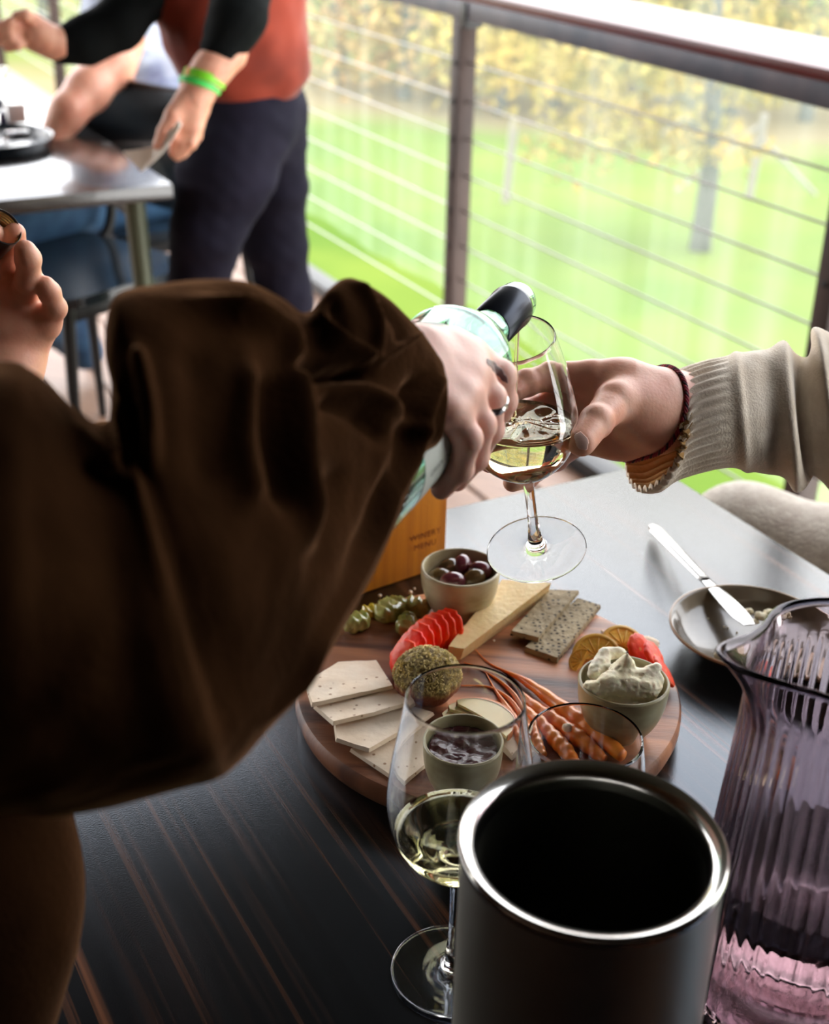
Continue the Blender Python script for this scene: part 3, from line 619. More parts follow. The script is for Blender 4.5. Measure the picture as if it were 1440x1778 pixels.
# young carrots with tails
MT['carrot'] = mat('roasted_carrot', (.92,.31,.04), .38, 0, (.82,.19,.02), 70, (1,1,1), bump=.4, bscale=130, coat=.3, sss=.15)
CR = [([(822,1124),(848,1150),(880,1166),(920,1188),(985,1236),(1032,1270),(1085,1312)], [.0003,.0006,.0011,.0036,.0062,.0068,.005], 'topmost young carrot, tail pointing at the cheese wedge', .002),
      ([(806,1150),(850,1168),(893,1196),(935,1232),(980,1262),(1015,1288),(1050,1318)], [.0004,.0008,.002,.0048,.006,.0062,.004], 'second young carrot from the top, thin curled tail', 0),
      ([(800,1190),(850,1192),(890,1212),(925,1245),(955,1275),(980,1300),(1000,1325)], [.0004,.0008,.002,.0046,.0058,.006,.004], 'third young carrot from the top', 0),
      ([(845,1165),(862,1195),(885,1226),(908,1256),(925,1285),(940,1310)], [.0004,.001,.0025,.0046,.0052,.0035], 'lowest young carrot, beside the apple slices', 0)]
for i, (pts, R_, lab, dz) in enumerate(CR):
    P = [Pz(px, py, BZ+max(r*.93,.0008)+dz*(1 if r > .003 else 0)) for (px, py), r in zip(pts, R_)]; PR = crom(np.hstack([P, np.array(R_)[:,None]]), 90)
    V, F = tube_vf(PR[:,:3], PR[:,3]*(1+.06*np.sin(np.arange(90)*.9+i)*(PR[:,3] > .003)), 16)
    tag(link('young_carrot', mesh_of('young_carrot', V, F), MT['carrot']), lab, 'carrot', 'young carrots on the board')
blob('cheese_crumb', Pz(984,1262,BZ+.0135), .0036, MT['crk'], 'white cheese crumb stuck on the carrots', 'crumb', None, 2, .001, 150)
# orange pieces
MT['orange'] = mat('orange_flesh', (1,.66,.15), .25, 0, (.98,.50,.07), 160, coat=.5, bump=.5, bscale=200, sss=.2); MT['rind'] = mat('orange_rind', (.82,.50,.10), .4, 0, (.80,.42,.05), 90)
def orange(c, n, up, R_, lab):
    c = np.array(c); n = nrm(n); up = nrm(up-n*np.dot(up,n)); sx = np.cross(up, n); K = 22; th = .006; V = []; F = []
    ring = [c+sx*math.cos(a)*R_+up*math.sin(a)*R_ for a in np.linspace(0, math.pi, K+1)]
    for q in (-1, 1): V += [p+n*th/2*q for p in ring]
    F = [tuple(range(K+1)), tuple(range(K+1, 2*K+2))[::-1]]+[(i, i+K+1, i+K+2, i+1) for i in range(K)]+[(0,K,2*K+1,K+1)]
    bm = bmesh.new(); me = mesh_of('orange_piece', V, F); bm.from_mesh(me); bmesh.ops.recalc_face_normals(bm, faces=bm.faces); bm.to_mesh(me); bm.free()
    o = autosmooth(link('orange_piece', me, MT['orange'])); tag(o, lab, 'orange', 'orange pieces behind the cheese bowl')
    V = []; F = []
    for a in np.linspace(0, math.pi, K+1):
        e = sx*math.cos(a)+up*math.sin(a)
        for r_, q in ((R_*.88,-1),(R_*1.07,-1),(R_*1.07,1),(R_*.88,1)): V.append(c+e*r_+n*q*(th/2+.0004))
    for i in range(K):
        for k in range(4): F.append((i*4+k, i*4+(k+1)%4, i*4+4+(k+1)%4, i*4+4+k))
    link('rind', mesh_of('rind', V, F), MT['rind'], o)
    for a in (.55,1.1,1.6,2.1,2.65):
        e = sx*math.cos(a)+up*math.sin(a); V, F = tube_vf([c+n*(th/2), c+e*R_*.9+n*(th/2)], .0005, 6); link('membrane', mesh_of('membrane', V, F), MT['rind'], o)
orange(Pz(1036,1142,BZ+.004), nrm([-.1,-.55,.8]), nrm([-.3,.8,.5]), .0185, 'orange half slice at left behind the cheese bowl')
orange(Pz(1080,1124,BZ+.004), nrm([.1,-.5,.85]), nrm([.3,.8,.4]), .0175, 'orange half slice at the back of the board')
orange(Pz(1012,1150,BZ+.004), nrm([-.4,-.5,.7]), nrm([-.9,.3,.4]), .0100, 'small orange end piece beside the cheese bowl rim')
blob('apple_round', Pz(1122,1118,BZ+.009), (.011,.009,.005), MT['crk'], 'pale fruit round tucked behind the strawberry slices', 'fruit', None, 5, .0006, 90)
slab('oat_cracker', [(880,1262),(915,1248),(945,1262),(935,1296),(900,1318),(872,1296)], .005, MT['crk'], 'rough pale oat cracker between apple slices and carrots', 'cracker', None, .0012, 3, .001, .0003, 6)
rg = np.random.default_rng(12)
for (px, py) in [(720,1022),(713,1028),(980,1105),(1012,1078),(1073,1094),(1046,1096),(660,1034),(858,1112),(1010,1208),(1000,1232)]:
    blob('crumb', Pz(px, py, BZ+.0012), rg.uniform(.0008,.0018), MT['crk'], 'tiny crumb '+{720:'at the board edge behind the large pickle',713:'just in front of the bamboo block, nearest it',980:'between the crispbreads and the carrots',1012:'right of the lower crispbread',1073:'above the back orange slice',1046:'left above the orange slices',660:'behind the yellow pickle strip',858:'right of the cheese wedge tip',1010:'left of the soft cheese bowl',1000:'between carrots and soft cheese bowl'}[px], 'crumb', 'loose crumbs on the board', 1, .0004, 300, sub=2)

# ------------------------------------------------------------ bamboo menu block
blk_c = Pz(773,983,TZ); far = Pz(640,1028,TZ); dr = nrm((far-blk_c)*[1,1,0]); nb = np.cross(dr, UP); nb = nb if nb[1] < 0 else -nb
bbm = mat('bamboo', (.66,.25,.012), .42, 0, (.48,.15,.006), 1, (90,90,3), ramp=(.35,.65), bump=.1, bscale=300)
cc = blk_c+dr*.075-nb*.011+UP*.06
bk = add_box('bamboo_block', cc, dr, nb, UP, (.15,.022,.12), bbm, None, .0015); tag(bk, 'upright bamboo menu block with burnt lettering behind the olive bowl', 'block')
for line, dz, sz in (('WINERY', 0, .0085), ('MENU', -.0105, .0085)):
    me = text_mesh(line, sz); q = Pz(728,942,.80); q = blk_c+dr*.0245+UP*.0405
    R3 = Matrix([list(-dr), list(UP), list(nb)]).transposed().to_4x4() if np.dot(np.cross(-dr, UP), nb) > 0 else Matrix([list(dr), list(UP), list(nb)]).transposed().to_4x4()
    me.transform(Matrix.Translation(Vector(q+UP*dz+nb*.0004))@R3); link('burnt_lettering', me, mat('burnt_mark', (.22,.05,.012), .6), bk, False)

# ------------------------------------------------------------ plate, knife
PR_ = .0690; pc = Pz(1305,1089,TZ+.018)
pm = mat('brown_glazed_stoneware', (.125,.095,.060), .22, 0, (.085,.062,.040), 30, bump=.06, coat=.3); rim = mat('glazed_rim', (.36,.24,.15), .25)
pl = lathe('side_plate', [(0,.0),(.038,0),(.042,.002),(.058,.008),(PR_-.001,.0175),(PR_,.019),(PR_-.0015,.0195),(PR_-.004,.018),(.060,.0115),(.050,.0065),(.030,.005),(0,.005)], [pc[0],pc[1],TZ+.0003], UP, pm, None, 96)
tag(pl, 'small brown glazed side plate with crumbs under the knife', 'plate')
lathe('rim_edge', [(PR_-.0022,.0186),(PR_-.001,.0200),(PR_+.0004,.0196),(PR_+.0004,.0176)], [pc[0],pc[1],TZ+.0003], UP, rim, pl, 96)
kA = Pz(1136,916,TZ+.0045); kB = Pz(1222,1004,TZ+.0165); kC = PZ(0,0,0)
kd = nrm(kB-kA); kL = np.linalg.norm(kB-kA); kn = nrm(UP-kd*kd[2]); ks = np.cross(kd, kn)
kn_t = thing('table_knife', 'steel table knife resting across the plate rim, tip smeared with cheese', 'knife', kA)
def strip(name, L0, L1_, wf, tf, m, n=24):
    V = []; F = []; K = 10
    for i in range(n+1):
        t = i/n; p = kA+kd*(L0+(L1_-L0)*t); w, off = wf(t); h = tf(t)
        for k in range(K): a = 2*math.pi*k/K; V.append(p+ks*(w*math.cos(a)+off)+kn*h*math.sin(a))
    for i in range(n):
        for k in range(K): F.append((i*K+k, i*K+(k+1)%K, (i+1)*K+(k+1)%K, (i+1)*K+k))
    F += [tuple(range(K))[::-1], tuple(n*K+k for k in range(K))]; return autosmooth(link(name, mesh_of(name, V, F), m, kn_t), 60)
strip('handle', -.004, kL-.001, lambda t: (.0072*(1-.28*t)*min(1, (t+.04)*9)**.5, 0), lambda t: .0034*(min(1,(t+.04)*9))**.5*(1-.3*t), MT['cutlery'])
strip('bolster', kL-.001, kL+.004, lambda t: (.0050, 0), lambda t: .0030, mat('dark_steel_gap', (.15,.14,.13), .3, 1), 4)
strip('blade', kL+.004, kL+.097, lambda t: (.0052+.0030*math.sin(min(1,t*1.4)*1.6)*(1 if t < .75 else max(.05, 1-((t-.75)/.25)**2)), -.001*math.sin(t*3)), lambda t: .0011*(1-.4*t), MT['cutlery'])
MT['crumbw'] = mat('white_cheese_crumb', (.74,.66,.46), .6, bump=.5, bscale=200)
for i, (px, py, r, h) in enumerate([(1300,1062,.0045,.020),(1322,1070,.006,.021),(1337,1064,.0052,.022),(1345,1072,.004,.021),(1312,1080,.0035,.018)]):
    blob('cheese_smear', Pz(px, py, TZ+h), (r, r*.8, r*.6), MT['crumbw'], None, None, None, i, .0012, 160, parent=kn_t)
blob('cheese_crumb', Pz(1254,1137,TZ+.0135), (.0062,.005,.0042), MT['crumbw'], 'white cheese crumb on the near rim of the plate', 'crumb', None, 7, .0016, 120)
slab3('cracker_piece', np.array([Pz(x_, y_, TZ+.013) for x_, y_ in ((1285,1132),(1300,1122),(1345,1150),(1340,1166),(1292,1166))]), .004, MT['crk'], 'broken pale cracker piece on the plate under the jug spout', 'cracker', None, .0004, 2)
for (px, py) in [(1264,1090),(1280,1098),(1258,1088),(1230,1074)]: blob('plate_crumb', Pz(px, py, TZ+.0062), .0009, MT['crumbw'], 'tiny crumb on the plate, '+{1264:'left of the knife tip',1280:'nearest the middle of the plate',1258:'second from the left in the plate',1230:'leftmost in the plate'}[px], 'crumb', 'crumbs on the plate', 1, .0002, 300, sub=2)

# ------------------------------------------------------------ glassware
def smooth_prof(pts, n): return [(max(p[0],0), p[1]) for p in crom([(a, b, 0) for a, b in pts], n)]
def wine_glass(foot, axis, H, Rf, Rb, Rr, lab, group, fill=None, hs=.40):
    """foot: centre of the foot; H height; Rf/Rb/Rr foot, bowl, rim radii; hs: share of the height below the bowl"""
    hb = H*hs; hB = H-hb
    outer = [(0,0),(Rf*.98,0),(Rf,.0012),(Rf*.96,.0022),(Rf*.6,.0026),(Rf*.25,.0038),(.0060,.0080),(.0039,.026),(.0036,hb-.020),(.0048,hb-.008),(.0100,hb+.001)]
    bowl_o = [(Rb*.55,hb+hB*.055),(Rb*.86,hb+hB*.19),(Rb,hb+hB*.38),(Rb*.97,hb+hB*.58),(Rb*.86,hb+hB*.82),(Rr,H)]
    def bo(h): 
        P = smooth_prof([(.0,hb+.001)]+[(.010,hb+.0012)]+bowl_o, 60); return P
    op = smooth_prof(outer[1:]+bowl_o, 110); ip = [(max(r-.0008,0), h) for r, h in smooth_prof(bowl_o, 50)]
    ip = ip[::-1]+[(Rb*.40,hb+hB*.050),(Rb*.2,hb+hB*.034),(0,hb+hB*.028)]
    t = thing('wine_glass', lab, 'wine glass', foot, group)
    a = nrm(axis)
    lathe('glass_body', [(0,0)]+op+[(Rr-.0004,H+.0006)]+ip, foot, a, MT['glass'], t, 96, smooth_ang=38)
    return t, a, hb, hB, ip
FG = PZ(932,955,.984); RG = PZ(887,588,.87); GA = nrm(RG-FG)
g1, ga, hb1, hB1, ip1 = wine_glass(FG, GA, np.linalg.norm(RG-FG), .0362, .0385, .0288, 'stemmed wine glass held up and tilted under the pouring bottle', 'stemmed wine glasses')
def liquid(name, ip, foot, axis, level, surf, m, parent, wav=0, seg=64, thick=None):
    """liquid body inside an inner profile, cut level (in world z when surf is UP)"""
    a = nrm(axis); u, v, _ = basis(a); P = sorted([(h, r) for r, h in ip if r > 0]+[(min(h for r, h in ip), 0)]); hs_ = np.array([p[0] for p in P]); rs = np.array([p[1] for p in P])
    V = []; F = []; n = 22; h0 = hs_[0]-.0003
    for i in range(n+1):
        for k in range(seg):
            t = 2*math.pi*k/seg; d = u*math.cos(t)+v*math.sin(t)
            # top height along this generatrix where the level plane cuts
            lo, hi = h0, hs_[-1]
            for _ in range(30):
                mid = (lo+hi)/2; r = np.interp(mid, hs_, rs); p = foot+a*mid+d*r
                if np.dot(p, surf) < level: lo = mid
                else: hi = mid
            h = h0+(lo-h0)*(i/n)**1.2; r = max(np.interp(h, hs_, rs)+.0003, .0001); V.append(foot+a*h+d*r)
    for i in range(n):
        for k in range(seg): F.append((i*seg+k, i*seg+(k+1)%seg, (i+1)*seg+(k+1)%seg, (i+1)*seg+k))
    top = np.array(V[n*seg:]); c = top.mean(0); base = n*seg
    for q in (.8,.6,.4,.2):
        o = len(V); V += [c+(p-c)*q+UP*wav*float(fbm((c+(p-c)*q)[None], 45, 3)[0]) for p in top]
        for k in range(seg): F.append((base+k, base+(k+1)%seg, o+(k+1)%seg, o+k))
        base = o
    V.append(c+UP*wav*.5); F += [(base+k, base+(k+1)%seg, len(V)-1) for k in range(seg)]; F.append(tuple(range(seg))[::-1])
    me = mesh_of(name, V, F); bm = bmesh.new(); bm.from_mesh(me); bmesh.ops.recalc_face_normals(bm, faces=bm.faces); bm.to_mesh(me); bm.free()
    return link(name, me, m, parent)
lv = (FG+GA*(hb1+hB1*.40))[2]
w1 = liquid('poured_wine', ip1, FG, GA, lv, UP, MT['wine'], None, .0022); tag(w1, 'pale wine swirling in the held glass', 'wine')
# bubbles
rg = np.random.default_rng(3); V = []; F = []
for k in range(150):
    p = FG+GA*(hb1+hB1*rg.uniform(.34,.44))+VIEW_R*rg.uniform(-.026,.026)+VIEW_B*rg.uniform(0,.02); p[2] = lv+rg.uniform(-.006,.006); r = rg.uniform(.0003,.0009)
    o = len(V); V += [p+X3*r, p-X3*r, p+Y3*r, p-Y3*r, p+UP*r, p-UP*r]; F += [(o+a,o+b,o+c) for a in (0,1) for b in (2,3) for c in (4,5)]
bb = link('bubbles', mesh_of('bubbles', V, F), MT['glass'], w1); bb['kind'] = 'stuff'
f2 = Pz(786,1686,TZ+.0004)
g2, _, hb2, hB2, ip2 = wine_glass(f2, UP, .200, .0372, .0415, .0325, 'stemmed wine glass with a little wine standing left of the steel bucket', 'stemmed wine glasses')
w2 = liquid('wine', ip2, f2, UP, f2[2]+hb2+hB2*.24, UP, MT['wine'], None); tag(w2, 'pale wine in the bottom of the front glass', 'wine')
# stemless tumbler
tc_ = Pz(1017,1279,TZ+.108); to = np.array([tc_[0], tc_[1], TZ+.0003])
tp = smooth_prof([(.022,0),(.028,.004),(.0385,.030),(.0415,.060),(.0395,.088),(.0365,.108)], 50)
tb_ = lathe('stemless_glass', [(0,0)]+tp+[(.0360,.1086)]+[(r-.0013, h) for r, h in tp[::-1][:-8]]+[(.020,.0045),(0,.004)], to, UP, MT['glass'], None, 96, smooth_ang=38)
tag(tb_, 'empty stemless glass between the serving board and the steel bucket', 'glass')
# steel wine bucket (double wall)
kc = Pz(1030,1462,TZ+.199); ko = np.array([kc[0], kc[1], TZ+.0003]); Rk = .0628
bt = thing('wine_bucket', 'double-walled brushed steel wine bucket in the foreground', 'bucket', ko)
lathe('outer_wall', [(0,0),(Rk-.006,0),(Rk-.002,.003),(Rk-.0012,.010),(Rk-.0012,.1900),(Rk-.0006,.1935)], ko, UP, MT['steel'], bt, 128)
lathe('rim', [(Rk-.0006,.1935),(Rk+.0003,.1970),(Rk-.0002,.1988),(Rk-.0012,.1995),(Rk-.0030,.1990),(Rk-.0062,.1976),(Rk-.0080,.1955),(Rk-.0088,.1920),(Rk-.0095,.1880)], ko, UP, mat('polished_rim', (.62,.60,.57), .16, 1), bt, 128)
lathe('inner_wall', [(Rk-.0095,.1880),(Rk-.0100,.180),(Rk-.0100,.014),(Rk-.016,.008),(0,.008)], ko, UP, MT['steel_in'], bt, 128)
# ribbed lilac jug with spout
jc = np.array([.2315,.596,TZ+.0004]); JH = .243
def jug_r(h): return np.interp(h, [0,.004,.02,.10,.19,.228,JH], [.058,.0615,.0620,.0585,.0530,.0520,.0545])
jug = thing('ribbed_jug', 'lilac ribbed glass water jug with pouring spout at right', 'jug', jc)
def jug_shell(inner):
    prof = []; hs = np.linspace(0, JH, 70); K = 384; V = []; F = []; sp = math.radians(192)
    return hs, K, sp
hs, K, sp_a = jug_shell(False); V = []; F = []
rows = [('o', h) for h in np.concatenate([[0.0],np.linspace(.002,.012,5),np.linspace(.02,JH,56)])]+[('t', JH)]+[('i', h) for h in np.linspace(JH,.012,56)]
for side, h in rows:
    for k in range(K):
        t = 2*math.pi*k/K; r = float(jug_r(h)); rib = .0011*abs(math.cos(t*24))*min(1, h/.004)*max(0, min(1, (JH-.020-h)/.02))
        if side == 'i': r = r-.0030; rib = rib*.3
        if side == 't': r = r-.0012; rib = 0
        dt = (t-sp_a+math.pi)%(2*math.pi)-math.pi; q = max(0, min(1, (h-(JH-.042))/.042))**1.6; w = math.exp(-(dt/.30)**2)
        r2 = r+rib+q*(.024*w-.004*math.exp(-((abs(dt)-.75)/.3)**2)); z = h+q*(.006*w)+(.0008 if side == 't' else 0)
        V.append(jc+np.array([math.cos(t)*r2, math.sin(t)*r2, z]))
n = len(rows)
for i in range(n-1):
    for k in range(K): F.append((i*K+k, i*K+(k+1)%K, (i+1)*K+(k+1)%K, (i+1)*K+k))
V += [jc.copy(), jc+UP*.011]; a = len(V)-2
for k in range(K): F += [(k, a, (k+1)%K), ((n-1)*K+k, (n-1)*K+(k+1)%K, a+1)]
me = mesh_of('jug_body', V, F); bm = bmesh.new(); bm.from_mesh(me); bmesh.ops.recalc_face_normals(bm, faces=bm.faces); bm.to_mesh(me); bm.free(); link('jug_body', me, MT['lilac'], jug)
wt = lathe('jug_water', [(0,.0105)]+[(float(jug_r(h))-.0027, h) for h in np.linspace(.0105,.100,16)]+[(.0545,.1000),(0,.0995)], jc, UP, MT['water'], None, 96); tag(wt, 'water filling the lower part of the lilac jug', 'water')

# ------------------------------------------------------------ bottle being poured
LP = PZ(899,522,.885); BD = nrm([.37,.93,.04]); BW = nrm(np.cross(BD, UP)); BU = np.cross(BW, BD)
def bp(s, phi, r): return LP-BD*s+r*(math.cos(math.radians(phi))*BU+math.sin(math.radians(phi))*BW)
HB = .296
bot = thing('wine_bottle', 'pale green glass wine bottle being poured into the held glass', 'bottle', LP-BD*.25)
O = LP-BD*HB
op = [(.0300,.001),(.0345,.003),(.0362,.009),(.0362,.165),(.0355,.178),(.0300,.196),(.0205,.212),(.0150,.224),(.0136,.236),(.0133,.272)]
neck = [(.0140,.2725),(.0143,.276),(.0143,.283),(.0136,.285),(.0136,.293),(.0128,HB)]
opp = smooth_prof(op, 60)+neck; inn = [(max(r-.0026,.0085), h) for r, h in opp[::-1]][1:-4]
lathe('glass_body', [(0,.006),(.020,.004)]+opp+[(.0105,HB)]+inn+[(.026,.008),(0,.012)], O, BD, MT['bottle'], bot, 96, smooth_ang=38)
lathe('screw_capsule', [(.0138,HB-.058),(.0143,HB-.0575),(.0147,HB-.018),(.0151,HB-.0165),(.0151,HB-.0135),(.0146,HB-.013),(.0138,HB-.013)], O, BD, mat('navy_black_capsule', (.016,.020,.03), .25, .6), bot, 72)
lb = lathe('paper_label', [(.03635,.045),(.0366,.0455),(.0366,.150),(.03635,.1505)], O, BD, mat('white_label_paper', (.62,.64,.58), .7), bot, 96)
lmat = mat('label_ink', (.03,.035,.03), .6)
lu, lv_, la = basis(BD)
def label_text(txt, size, s_c, phi):
    """lettering that runs along the bottle, wrapped on the label"""
    me = text_mesh(txt, size); bm = bmesh.new(); bm.from_mesh(me); bmesh.ops.triangulate(bm, faces=bm.faces)
    for v in bm.verts: v.co = Vector(bp(s_c-v.co.x, phi-math.degrees(v.co.y/.0367), .03675))
    bm.to_mesh(me); bm.free(); link('lettering', me, lmat, lb, False)
label_text('GREEN DOOR  WINES', .0052, .215, 97)
for q in range(6): label_text(['vineyard and cellar in the hills', 'white wine of the cool valley', 'grown and made by hand here', 'serve lightly chilled with food', 'enjoy with friends and family', 'contains sulphites'][q], .0026, .218, 104+5.5*q)
# stream of wine
g_in = FG+GA*(hb1+hB1*.42)
st0 = LP-UP*.0115+BD*.001; P = [st0, st0-UP*.018+BD*.003, st0-UP*.045+BD*.005, st0-UP*.085+BD*.006]
stg = tube('wine_stream', P, [.0022,.0016,.0014,.0016], MT['wine'], None, 10, 20); tag(stg, 'thin stream of wine falling from the bottle lip', 'wine')

# ------------------------------------------------------------ hands of the pourer (brown velvet coat)
pz = lambda x, y, Z: PZ(x, y, Z)
pourer = thing('person', 'person in a brown velvet coat leaning across the table to pour wine', 'person', (-.62,.62,0))
P1 = [[(pz(560,720,.64),.030),(pz(660,690,.685),.028),(pz(728,655,.712),.024),(pz(765,650,.722),.019)],
      [(pz(738,632,.722),.018),(pz(778,618,.730),.0125),(pz(816,622,.734),.0102)],[(pz(738,645,.715),.018),(pz(785,643,.721),.0125),(pz(820,655,.723),.0100)],
      [(pz(732,660,.710),.018),(pz(775,670,.711),.0120),(pz(807,690,.708),.0096)],[(pz(725,675,.705),.018),(pz(758,698,.702),.0120),(pz(786,718,.695),.0092)],
      [(pz(780,640,.738),.014),(pz(765,690,.725),.014)]]
F1 = [[(pz(816,622,.734),.0108),(pz(868,653,.743),.0086),(pz(874,696,.756),.0075),(pz(871,715,.763),.0068)],
      [(pz(820,655,.722),.0106),(pz(851,692,.727),.0084),(pz(850,745,.741),.0076),(pz(830,786,.757),.0068)],
      [(pz(807,690,.706),.0102),(pz(834,738,.710),.0080),(pz(825,793,.725),.0072),(pz(793,834,.742),.0064)],
      [(pz(786,718,.693),.0096),(pz(812,762,.695),.0074),(pz(799,815,.710),.0067),(pz(767,849,.726),.0060)],
      [(pz(742,620,.735),.014),(pz(728,590,.765),.0105),(pz(742,585,.80),.0090)]]
for a_, b_ in (((745,628,.708),(812,618,.724)),((745,642,.700),(815,650,.7125)),((742,658,.694),(803,684,.697)),((738,675,.690),(782,712,.6845))): P1.append([(pz(*a_),.0045),(pz(*b_),.0042)])
body1 = hand_sdf('body', P1, F1, MT['skin_p'], pourer, h=.0013)
MT['tattoo'] = mat('tattoo_ink', (.10,.055,.055), .45, 0, (.20,.10,.09), 160)
def patch(name, ctr, nrmv, ux, w, l, body, m, parent, lift=.0003, n=14, seed=0):
    """thin patch shrunk on to the skin: a grid ray-cast on the body"""
    dg = bpy.context.evaluated_depsgraph_get(); V = []; F = []; idx = {}; nv = nrm(nrmv); ux = nrm(ux-nv*np.dot(ux, nv)); uy = np.cross(nv, ux)
    for j in range(n+1):
        for i in range(n+1):
            a, b = 2*i/n-1, 2*j/n-1
            if a*a+b*b > 1.0+.12*math.sin(5*math.atan2(b,a)+seed): continue
            o = ctr+ux*a*w+uy*b*l+nv*.03; M = body.matrix_world.inverted(); ok, loc, no, fi = body.ray_cast(M@Vector(o), (M.to_3x3()@Vector(-nv)), distance=.05)
            if ok: loc = body.matrix_world@loc; no = (body.matrix_world.to_3x3()@no).normalized(); idx[(i,j)] = len(V); V.append(np.array(loc)+np.array(no)*lift)
    for j in range(n):
        for i in range(n):
            q = [(i,j),(i+1,j),(i+1,j+1),(i,j+1)]; k = [idx[x] for x in q if x in idx]
            if len(k) >= 3: F.append(tuple(k))
    if not F: return None
    a_, b_, c_ = [V[k] for k in F[0][:3]]
    if np.dot(np.cross(b_-a_, c_-a_), nv) < 0: F = [f[::-1] for f in F]
    o = link(name, mesh_of(name, V, F), m, parent); sm = o.modifiers.new('s', 'SOLIDIFY'); sm.thickness = lift*1.2; sm.offset = -1; return o
bpy.context.view_layer.update()
for i, (px, py, w_, l_, an) in enumerate([(856,634,.0045,.0018,-.7),(866,645,.0050,.0022,-.8),(874,655,.0040,.0018,-.9)]):
    c = PZ(px, py, .735); ux = VIEW_R*math.cos(an)+VIEW_U*math.sin(an); patch('tattoo', c, -nrm(ray(px, py)), ux, w_, l_, body1, MT['tattoo'], body1, .00015, 12, i)
# ring on the middle finger
rc = (F1[1][1][0]*.45+F1[1][2][0]*.55); rd = nrm(F1[1][2][0]-F1[1][1][0]); rc = F1[1][1][0]+(F1[1][2][0]-F1[1][1][0])*.12
rr = lathe('finger_ring', [(.0094,-.0022),(.0101,-.0018),(.0104,0),(.0101,.0018),(.0094,.0022),(.0090,0)], rc, rd, mat('silver_ring', (.75,.73,.7), .18, 1), pourer, 40, closed=True)
# left hand, palm up, holding the screw cap
P2 = [[(pz(-10,760,1.0),.028),(pz(5,660,1.005),.025),(pz(18,612,1.01),.024),(pz(20,560,1.01),.024)],[(pz(20,560,1.01),.022),(pz(-30,480,1.01),.012)],
      [(pz(30,560,1.01),.022),(pz(-5,488,1.005),.013),(pz(20,500,1.00),.011)],[(pz(35,555,1.01),.020),(pz(40,512,1.0),.0112)],[(pz(35,580,1.01),.018),(pz(80,562,1.0),.0110)],[(pz(-20,540,1.0),.020),(pz(-60,520,.99),.015)]]
F2 = [[(pz(40,514,1.0),.0112),(pz(50,485,.975),.0092),(pz(49,450,.962),.0086),(pz(44,436,.958),.0080)],
      [(pz(10,495,1.0),.0112),(pz(15,455,.985),.0095),(pz(22,420,.975),.0085),(pz(26,405,.97),.0078)],
      [(pz(80,562,1.0),.0108),(pz(96,535,.99),.0080),(pz(86,508,.98),.0076),(pz(79,496,.975),.0072)],
      [(pz(-25,480,1.0),.011),(pz(-25,440,.98),.0092),(pz(-12,405,.965),.008)],
      [(pz(-60,520,.99),.015),(pz(-50,460,.96),.0115),(pz(-25,425,.95),.0095)]]
lh = hand_sdf('left_hand', P2, F2, MT['skin'], pourer, h=.0015)
cpc = pz(0,398,.958); ca = nrm(VIEW_R*.62+VIEW_U*.35+VIEW_B*.55)
cap_o = cpc-ca*.040
lathe('cap_shell', [(0,0),(.0138,0),(.0146,.002),(.0146,.044),(.0140,.0445),(.0138,.043),(.0138,.004),(0,.003)], cap_o, ca, MT['blackm'], (cp := thing('screw_cap', 'black screw cap with gold threaded inside held in the left hand', 'cap', cap_o)), 48)
lathe('gold_lining', [(.0136-.0006*(i%2), .008+.00115*i) for i in range(31)], cap_o, ca, mat('gold_lining', (.55,.47,.22), .3, .9), cp, 48)

# coat: one long lofted sleeve and shoulder with folds, and the hanging front
SEC = [((-330,720),(-300,1560),.52,.12),((-160,655),(-150,1450),.52,.12),((0,638),(0,1409),.52,.11),((60,655),(90,1409),.525,.105),((112,700),(180,1396),.53,.10),((158,738),(255,1380),.53,.09),((190,738),(330,1360),.53,.085),
       ((193,665),(378,1345),.53,.08),((181,600),(405,1325),.535,.075),((203,520),(432,1298),.54,.075),((280,498),(470,1255),.545,.07),((360,490),(515,1208),.555,.062),((430,492),(552,1162),.565,.055),((490,520),(585,1110),.58,.05),
       ((534,546),(612,1065),.595,.045),((574,504),(637,1018),.61,.042),((611,486),(661,970),.625,.04),((668,513),(690,902),.64,.038),((718,560),(708,848),.66,.037),((742,592),(728,792),.675,.037),((758,622),(750,774),.684,.036)]
FOLDS = [([(330,520),(440,555),(500,590),(513,700),(522,830),(552,965)],15,.011),([(520,560),(590,600),(645,632)],14,.010),([(500,635),(570,645),(640,650)],13,-.015),([(470,640),(480,760),(500,900)],22,-.009),
         ([(612,490),(650,555),(650,630)],9,.005),([(740,575),(690,605),(650,634)],5,.004),([(560,690),(620,720),(690,770)],18,-.007),([(600,665),(680,700),(735,760)],13,.006),([(770,660),(735,715),(720,790),(680,880),(640,970),(560,1110),(520,1190),(460,1260)],8,.010),
         ([(742,640),(715,700),(700,800),(655,900),(600,1010)],16,-.008),([(340,590),(350,700),(370,860)],40,-.005),([(235,600),(250,660),(262,740),(262,820)],13,.008),([(215,680),(232,750),(230,815)],11,-.006),([(130,720),(170,800),(230,830)],13,.009),
         ([(430,620),(420,760),(430,880)],18,.006),([(590,800),(570,900),(550,1000)],22,-.006),([(650,520),(690,560),(700,600)],12,-.004),([(570,520),(590,560),(600,600)],10,-.004)]
